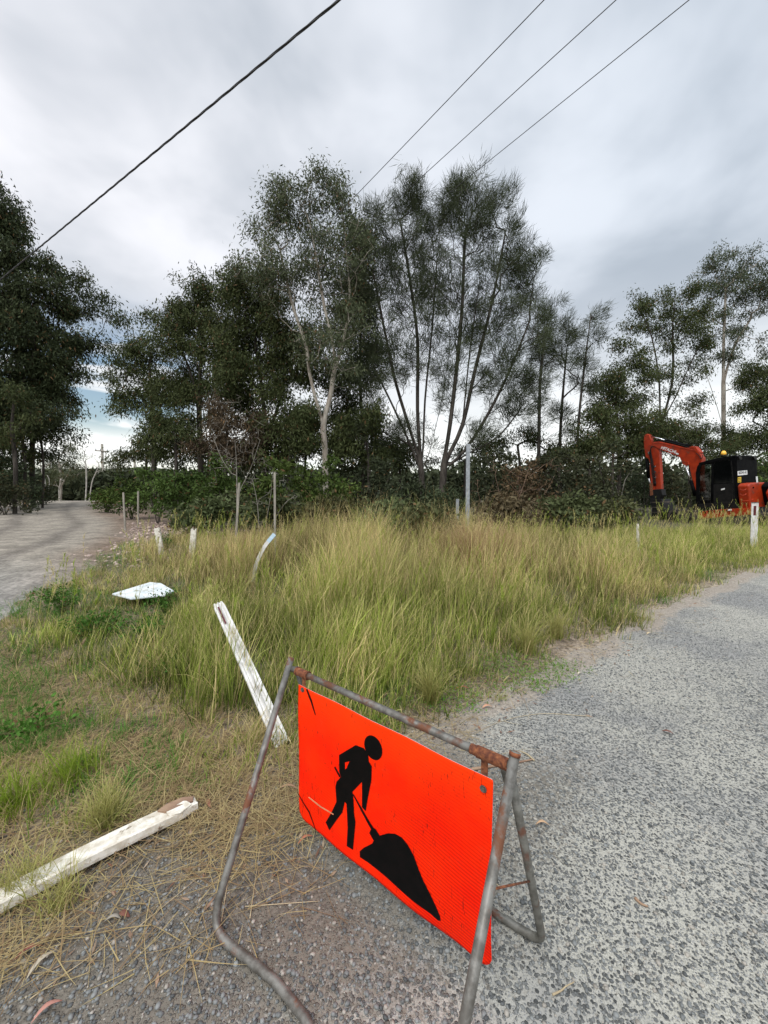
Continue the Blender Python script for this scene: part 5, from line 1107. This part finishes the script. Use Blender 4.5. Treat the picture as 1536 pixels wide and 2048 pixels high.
far.build('cab_frame', M['black'], exv, .012)
roof = [mp(1397, 925.5, 0), mp(1432, 916.5, 0), mp(1471, 910, 0)]
MB().prism([roof[0], roof[1], roof[2], roof[2]-UP*.06, roof[1]-UP*.06, roof[0]-UP*.05], rt*1.09).build('cab_roof', M['black'], exv, .02)
rb, rt0 = mp(1472, 1012, 0), mp(1471, 912, 0)
MB().prism([rb, rt0, rt0+rt*1.07, rb+rt*1.07], -f_*.04).build('cab_rear_panel', M['black'], exv, .012)
MB().prism([mp(1394, 1003, 0), mp(1471, 1001, 0), mp(1471, 1001, 0)+rt*1.05, mp(1394, 1003, 0)+rt*1.05], -UP*.06).build('cab_floor', M['blacktrim'], exv)
door = side('cab_door', [(1427, 969), (1465, 967), (1466, 1010), (1427, 1010)], -.022, .018, 'blacktrim', .006)
side('door_window', [(1427, 930), (1430, 925), (1455, 919.5), (1460, 922), (1463, 940), (1465, 966), (1427, 968)], -.012, .010, 'glass', .004, door)
side('door_handle', [(1442, 978), (1449, 976), (1449, 979), (1442, 981)], -.05, .02, 'label_white', .004, door)
side('door_seal', [(1461, 921), (1463, 921), (1468, 967), (1469, 1008), (1467, 1008), (1466, 967)], -.018, .012, 'blacktrim', .003, door)
def gmat():
    m, t, b = mat('clear_cab_glass'); g = N(t, 'ShaderNodeBsdfGlossy'); g.inputs['Roughness'].default_value = .03; tp_ = N(t, 'ShaderNodeBsdfTransparent'); tp_.inputs[0].default_value = (.28, .32, .30, 1)
    ms = N(t, 'ShaderNodeMixShader'); ms.inputs[0].default_value = .06; t.links.new(tp_.outputs[0], ms.inputs[1]); t.links.new(g.outputs[0], ms.inputs[2]); t.links.new(ms.outputs[0], t.nodes['Material Output'].inputs[0]); return m
M['clear'] = gmat()
side('side_window', [(1399, 940), (1403, 930), (1421, 925), (1421, 1000), (1399, 1000)], .02, .005, 'clear', 0)
MB().prism([mp(1399, 998, .5), mp(1412, 998, .5), mp(1412, 985, .5), mp(1399, 985, .5)], rt*.1).build('control_console', M['blacktrim'], exv, .02)
st = MB(); st.prism([mp(1428, 985, .3), mp(1446, 985, .3), mp(1452, 950, .3), mp(1446, 948, .3), mp(1441, 978, .3), mp(1428, 978, .3)], rt*.45); st.build('seat', M['blacktrim'], exv, .03)
# warning light
c = mp(1447, 911.5, .45)
bc = MB().tube([c-UP*.02, c+UP*.03], .085, 16).build('beacon_base', M['blacktrim'], exv)
MB().tube([c+UP*.03, c+UP*.10, c+UP*.16, c+UP*.19], [.085, .083, .065, .03], 18).build('beacon_lens', M['amber'], bc)
# rear panel details
def rear(name, L, m, th=.006, off=.045, parent=exv, bevel=0): return MB().prism([ml(a, b, -off) for a, b in L], -f_*th).build(name, M[m], parent, bevel)
pl = rear('registration_plate', [(1475, 942.5), (1494, 940.5), (1494.5, 949), (1475.5, 951)], 'label_white')
rear('warning_label', [(1475.5, 954.5), (1482, 954), (1482, 964.5), (1475.5, 965)], 'label_yellow')
for k in range(3): rear('label_bar', [(1476.2, 956.4+k*3), (1481.2, 956.0+k*3), (1481.2, 957.2+k*3), (1476.2, 957.6+k*3)], 'ink', .003, .0515)
rear('reflector', [(1511.5, 953), (1515, 953), (1516, 966), (1512.5, 966)], 'label_white')
for px in (1473, 1503): rear('work_light', [(px, 913), (px+6, 912.6), (px+8, 919), (px+3, 920)], 'blacktrim', .06, .04, exv, .01)
def text(s, p0, p1, hgt, m, parent, up, name, off=.004, bold=.0):
    cu = bpy.data.curves.new(name, 'FONT'); cu.body = s; cu.size = 1; cu.extrude = .01; cu.offset = bold; cu.align_x = 'LEFT'
    t = bpy.data.objects.new('tmp', cu); COL.objects.link(t); bpy.context.view_layer.update(); dg = bpy.context.evaluated_depsgraph_get()
    me = bpy.data.meshes.new_from_object(t.evaluated_get(dg)); bpy.data.objects.remove(t)
    xs = [v.co.x for v in me.vertices]; ys = [v.co.y for v in me.vertices]; w0 = max(xs)-min(xs); h0 = max(ys)-min(ys)
    X_ = (p1-p0); L = X_.length; X_ = X_/L; U_ = (up-X_*up.dot(X_)).normalized(); Nn = X_.cross(U_)
    if Nn.dot(CAM-p0) < 0: Nn = -Nn
    for v in me.vertices:
        v.co = p0+X_*((v.co.x-min(xs))/w0*L)+U_*((v.co.y-min(ys))/h0*hgt)+Nn*(off+v.co.z*.1)
    return link(name, me, M[m], parent)
text('43341-E', ml(1477, 948.6, -.052), ml(1493, 946.8, -.052), .10, 'ink', pl, UP, 'plate_number', .003, .02)
# orange engine panel and dark cover
pn = MB(); P_ = [(1474, 972), (1478, 967), (1490, 965.5), (1508, 965), (1513, 968), (1517, 985), (1522, 1008), (1512, 1020), (1479, 1020)]
pn.prism([ml(a, b, -.10) for a, b in P_], f_*-.35)
cw = pn.build('engine_panel', M['orange'], exv, .05, 3)
for yy, xa, xb in ((978, 1480, 1492), (988, 1480, 1492), (999, 1481, 1506)):
    MB().tube([ml(xa, yy, -.452), ml(xa+1.5, yy+2, -.455), ml((xa+xb)/2, yy+2.6, -.456), ml(xb-1, yy+1.5, -.455), ml(xb, yy-1, -.452)], .014, 6).build('pressed_rib', M['orange'], cw)
MB().tube([ml(1506, 975, -.450), ml(1506, 975, -.458)], .035, 12).build('panel_latch', M['black'], cw)
hood = MB(); hood.prism([ml(a, b, -.30) for a, b in [(1512, 972), (1520, 965), (1540, 963), (1580, 965), (1585, 1012), (1530, 1016), (1519, 1010)]], f_*-.5); hood.build('engine_cover', M['black'], exv, .05, 3)
cc = MB(); cc.prism([ml(a, b, -.62) for a, b in [(1530, 986), (1534, 977), (1560, 976), (1580, 980), (1580, 1006), (1536, 1006)]], f_*-.35); cc.build('counterweight', M['orange'], exv, .05, 3)
lw = MB(); lw.prism([ml(a, b, -.25) for a, b in [(1512, 1021), (1522, 1009), (1535, 1006), (1590, 1006), (1590, 1020), (1530, 1030), (1516, 1030)]], f_*.9); lw.build('tail_underside', M['blacktrim'], exv, .03)
# orange side step with hazard-like tread bars, deck above it
sk = side('side_skirt', [(1396, 1026), (1400, 1023), (1440, 1019), (1504, 1015), (1506, 1029), (1398, 1038)], -.16, .22, 'orange', .015)
for k in range(9):
    xx = 1401+k*7.2; yy = 1023.6-(k*7.2)*.078
    side('tread_bar', [(xx, yy-.6), (xx+1.8, yy-1.0), (xx+3.6, yy+3.6), (xx+1.8, yy+4.0)], -.175, .014, 'black', 0, sk)
side('cab_step', [(1396, 1008), (1470, 1003), (1476, 1016), (1396, 1024)], -.04, 1.2, 'blacktrim', .01)
side('fuel_cap', [(1456, 1018.5), (1463, 1018), (1463, 1021), (1456, 1021.5)], -.182, .02, 'label_white', .003, sk)
# crawler tracks
def crawler(lat):
    gz_ = float(gz0(O.x, O.y)); z0_, z1_ = gz_-.02, gz_+.50; c0, c1 = -1.0, 2.1; zc = (z0_+z1_)/2; hr = (z1_-z0_)/2; pts = []
    for i in range(12): a = -PI/2-PI*i/11; pts.append((c0+hr*math.cos(a)*1.0-0, zc+hr*math.sin(a)))
    for i in range(12): a = PI/2-PI*i/11; pts.append((c1+hr*math.cos(a), zc+hr*math.sin(a)))
    W3 = lambda l, zq, la: Vector((O.x, O.y, 0))+f_*l+rt*la+UP*zq
    root = MB().prism([W3(l, z_, lat) for l, z_ in pts], rt*.38).build('crawler_track', M['rubber'], exv, .02)
    lg = MB(); P2 = pts+[pts[0]]
    for (l0, za), (l1, zb_) in zip(P2[:-1], P2[1:]):
        k = max(1, int(math.hypot(l1-l0, zb_-za)/.14))
        for j in range(k):
            t = (j+.5)/k; l = l0+(l1-l0)*t; z_ = za+(zb_-za)*t; n_ = Vector((zb_-za, 0, -(l1-l0))).normalized(); nn_ = f_*-n_.x+UP*-n_.z; tt = (f_*(l1-l0)+UP*(zb_-za)).normalized()
            lg.box(W3(l, z_, lat+.19), rt*.19, nn_*.03, tt*.035)
    lg.build('track_lugs', M['rubber'], root)
    for l in (-1.0, -.4, .2, .8, 1.4, 2.1):
        rr_ = .19 if l in (-1.0, 2.1) else .12; MB().tube([W3(l, zc if rr_ > .15 else z0_+.15, lat-.02), W3(l, zc if rr_ > .15 else z0_+.15, lat+.05)], rr_, 16).build('track_roller', M['blacktrim'], root)
crawler(-.12); crawler(1.35)
W3 = lambda l, zq, la: Vector((O.x, O.y, float(gz0(O.x, O.y))))+f_*l+rt*la+UP*zq
MB().prism([W3(-.6, .5, .25), W3(1.7, .5, .25), W3(1.7, .72, .25), W3(-.6, .72, .25)], rt*1.1).build('undercarriage', M['blacktrim'], exv, .03)
MB().prism([W3(2.75, .05, -.12), W3(2.82, .05, -.12), W3(2.72, .42, -.12), W3(2.62, .42, -.12)], rt*1.85).build('dozer_blade', M['blacktrim'], exv, .02)
mb = MB(); 
for la in (.3, 1.2): mb.box(W3(2.2, .30, la), f_*.5, rt*.05, UP*.05)
mb.build('blade_arm', M['blacktrim'], exv)
# boom
BL = 1.12; BT = .22
boom = side('boom', [(1300, 888), (1306, 884), (1318, 883), (1345, 889), (1372, 896), (1388, 899), (1398, 906), (1404, 916), (1403, 930), (1402, 960), (1408, 990), (1393, 990), (1386, 968), (1380, 940), (1377, 930), (1371, 927), (1364, 924), (1359, 915), (1345, 909), (1322, 900), (1308, 893), (1302, 893)], BL, BT, 'orange', .018)
side('boom_rib', [(1306, 885.2), (1318, 884.2), (1388, 900), (1397, 907), (1396.5, 909), (1387, 902), (1318, 885.8), (1306, 886.8)], BL-.012, .012, 'orange', 0, boom)
side('boom_bracket', [(1372, 896), (1384, 892), (1391, 893), (1401, 905), (1396, 908), (1388, 902), (1379, 898)], BL+.02, BT-.04, 'orange', .01, boom)
side('boom_bracket', [(1384, 893), (1390, 892), (1402, 911), (1399, 913)], BL-.04, .03, 'orange', .004, boom)
side('cylinder_lug', [(1362, 922), (1375, 922), (1378, 929), (1373, 932), (1366, 929)], BL-.06, BT+.12, 'orange', .01, boom)
text('HITACHI', mp(1321.8, 897.6, BL), mp(1350.5, 907.2, BL), .135, 'label_white', boom, UP, 'lettering', .006, .025)
side('lettering', [(1352, 905.0), (1355, 905.8), (1354.6, 909.0), (1351.6, 908.2)], BL-.008, .004, 'label_white', 0, boom); side('lettering', [(1355.6, 906.2), (1357.6, 906.8), (1356.6, 909.6), (1355.1, 909.2)], BL-.008, .004, 'label_white', 0, boom)
def cyl(name, a, b, r, m, lat, parent=exv): return MB().tube([mp(a[0], a[1], lat), mp(b[0], b[1], lat)], r, 14).build(name, M[m], parent)
cyl('hydraulic_ram', (1331, 881), (1380, 893.5), .075, 'black', BL+.11); cyl('ram_rod', (1299, 871.5), (1332, 881.2), .034, 'chrome', BL+.11)
cyl('ram_collar', (1331, 880.9), (1334, 881.7), .085, 'blacktrim', BL+.11)
for la in (BL-.03, BL+.25): cyl('ram_rod', (1371, 930), (1383, 966), .034, 'chrome', la); cyl('hydraulic_ram', (1382, 962), (1391, 992), .07, 'black', la)
# hoses along the boom
for k in range(4):
    pts = [mp(a, b+k*.5, BL+.03+k*.05) for a, b in [(1392, 903), (1376, 894.5), (1352, 888), (1325, 881.6), (1312, 882), (1303, 890)]]
    MB().tube(smooth_path(pts, 4), .016, 6).build('hose', M['blacktrim'], boom)
MB().tube(smooth_path([mp(a, b, BL-.05) for a, b in [(1392, 906), (1399, 912), (1401, 918), (1405, 914), (1404, 909)]], 4), .012, 6).build('hose', M['blacktrim'], boom)
for k in range(3):  # black hoses over the arm, put there to darken its shadowed inner area
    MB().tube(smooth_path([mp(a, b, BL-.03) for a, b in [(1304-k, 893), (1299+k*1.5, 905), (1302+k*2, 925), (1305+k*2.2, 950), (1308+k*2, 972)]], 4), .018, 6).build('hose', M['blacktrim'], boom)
# arm
AL = BL+.02; AT = .18
arm = side('arm', [(1289, 870), (1293, 867.5), (1298, 870), (1302, 880), (1300, 888), (1304, 893), (1315, 897), (1318, 905), (1320, 940), (1322, 978), (1313, 984), (1308, 975), (1303, 940), (1297, 918), (1291, 914), (1288, 895), (1287, 880)], AL, AT, 'orange', .016)
side('arm_rib', [(1299, 930), (1303, 928), (1311, 975), (1307, 982), (1302, 975)], AL-.03, AT+.06, 'orange', .01, arm)
side('arm_pin', [(1295, 904), (1299, 903), (1300, 908), (1296, 909)], AL-.03, AT+.06, 'chrome', .008, arm)
for k in range(4): side('hose_clip', [(1307+k*.4, 932+k*11), (1310.5+k*.4, 931+k*11), (1311+k*.4, 934+k*11), (1307.5+k*.4, 935+k*11)], AL-.02, .02, 'chrome', .002, arm)
cyl('hydraulic_ram', (1294, 918), (1297, 955), .07, 'black', AL+.09); cyl('ram_rod', (1297, 953), (1301, 972), .032, 'chrome', AL+.09)
side('bucket_link', [(1299, 968), (1304, 966), (1306, 990), (1300, 992)], AL-.06, AT+.12, 'rust', .008)
side('quick_hitch', [(1298, 980), (1322, 978), (1324, 990), (1320, 1000), (1302, 1000), (1297, 992)], AL-.05, AT+.10, 'blacktrim', .02)
bk = MB(); bo = [(1299, 998), (1322, 998), (1326, 1008), (1327, 1022), (1320, 1036), (1308, 1042), (1298, 1040), (1303, 1030), (1304, 1016), (1300, 1006)]
bk.prism([mp(a, b, AL-.26) for a, b in bo], rt*.70); bk = bk.build('bucket', M['blacktrim'], exv, .012)
for k in range(4):
    la = AL-.24+k*.20; side('bucket_tooth', [(1298, 1038), (1304, 1038), (1299, 1047), (1297, 1047)], la, .06, 'rubber', .004, bk)
for k in range(3): side('bucket_band', [(1300, 1004+k*10), (1324+k, 1003+k*10), (1325+k, 1005+k*10), (1301, 1006+k*10)], AL-.275, .73, 'rubber', 0, bk)
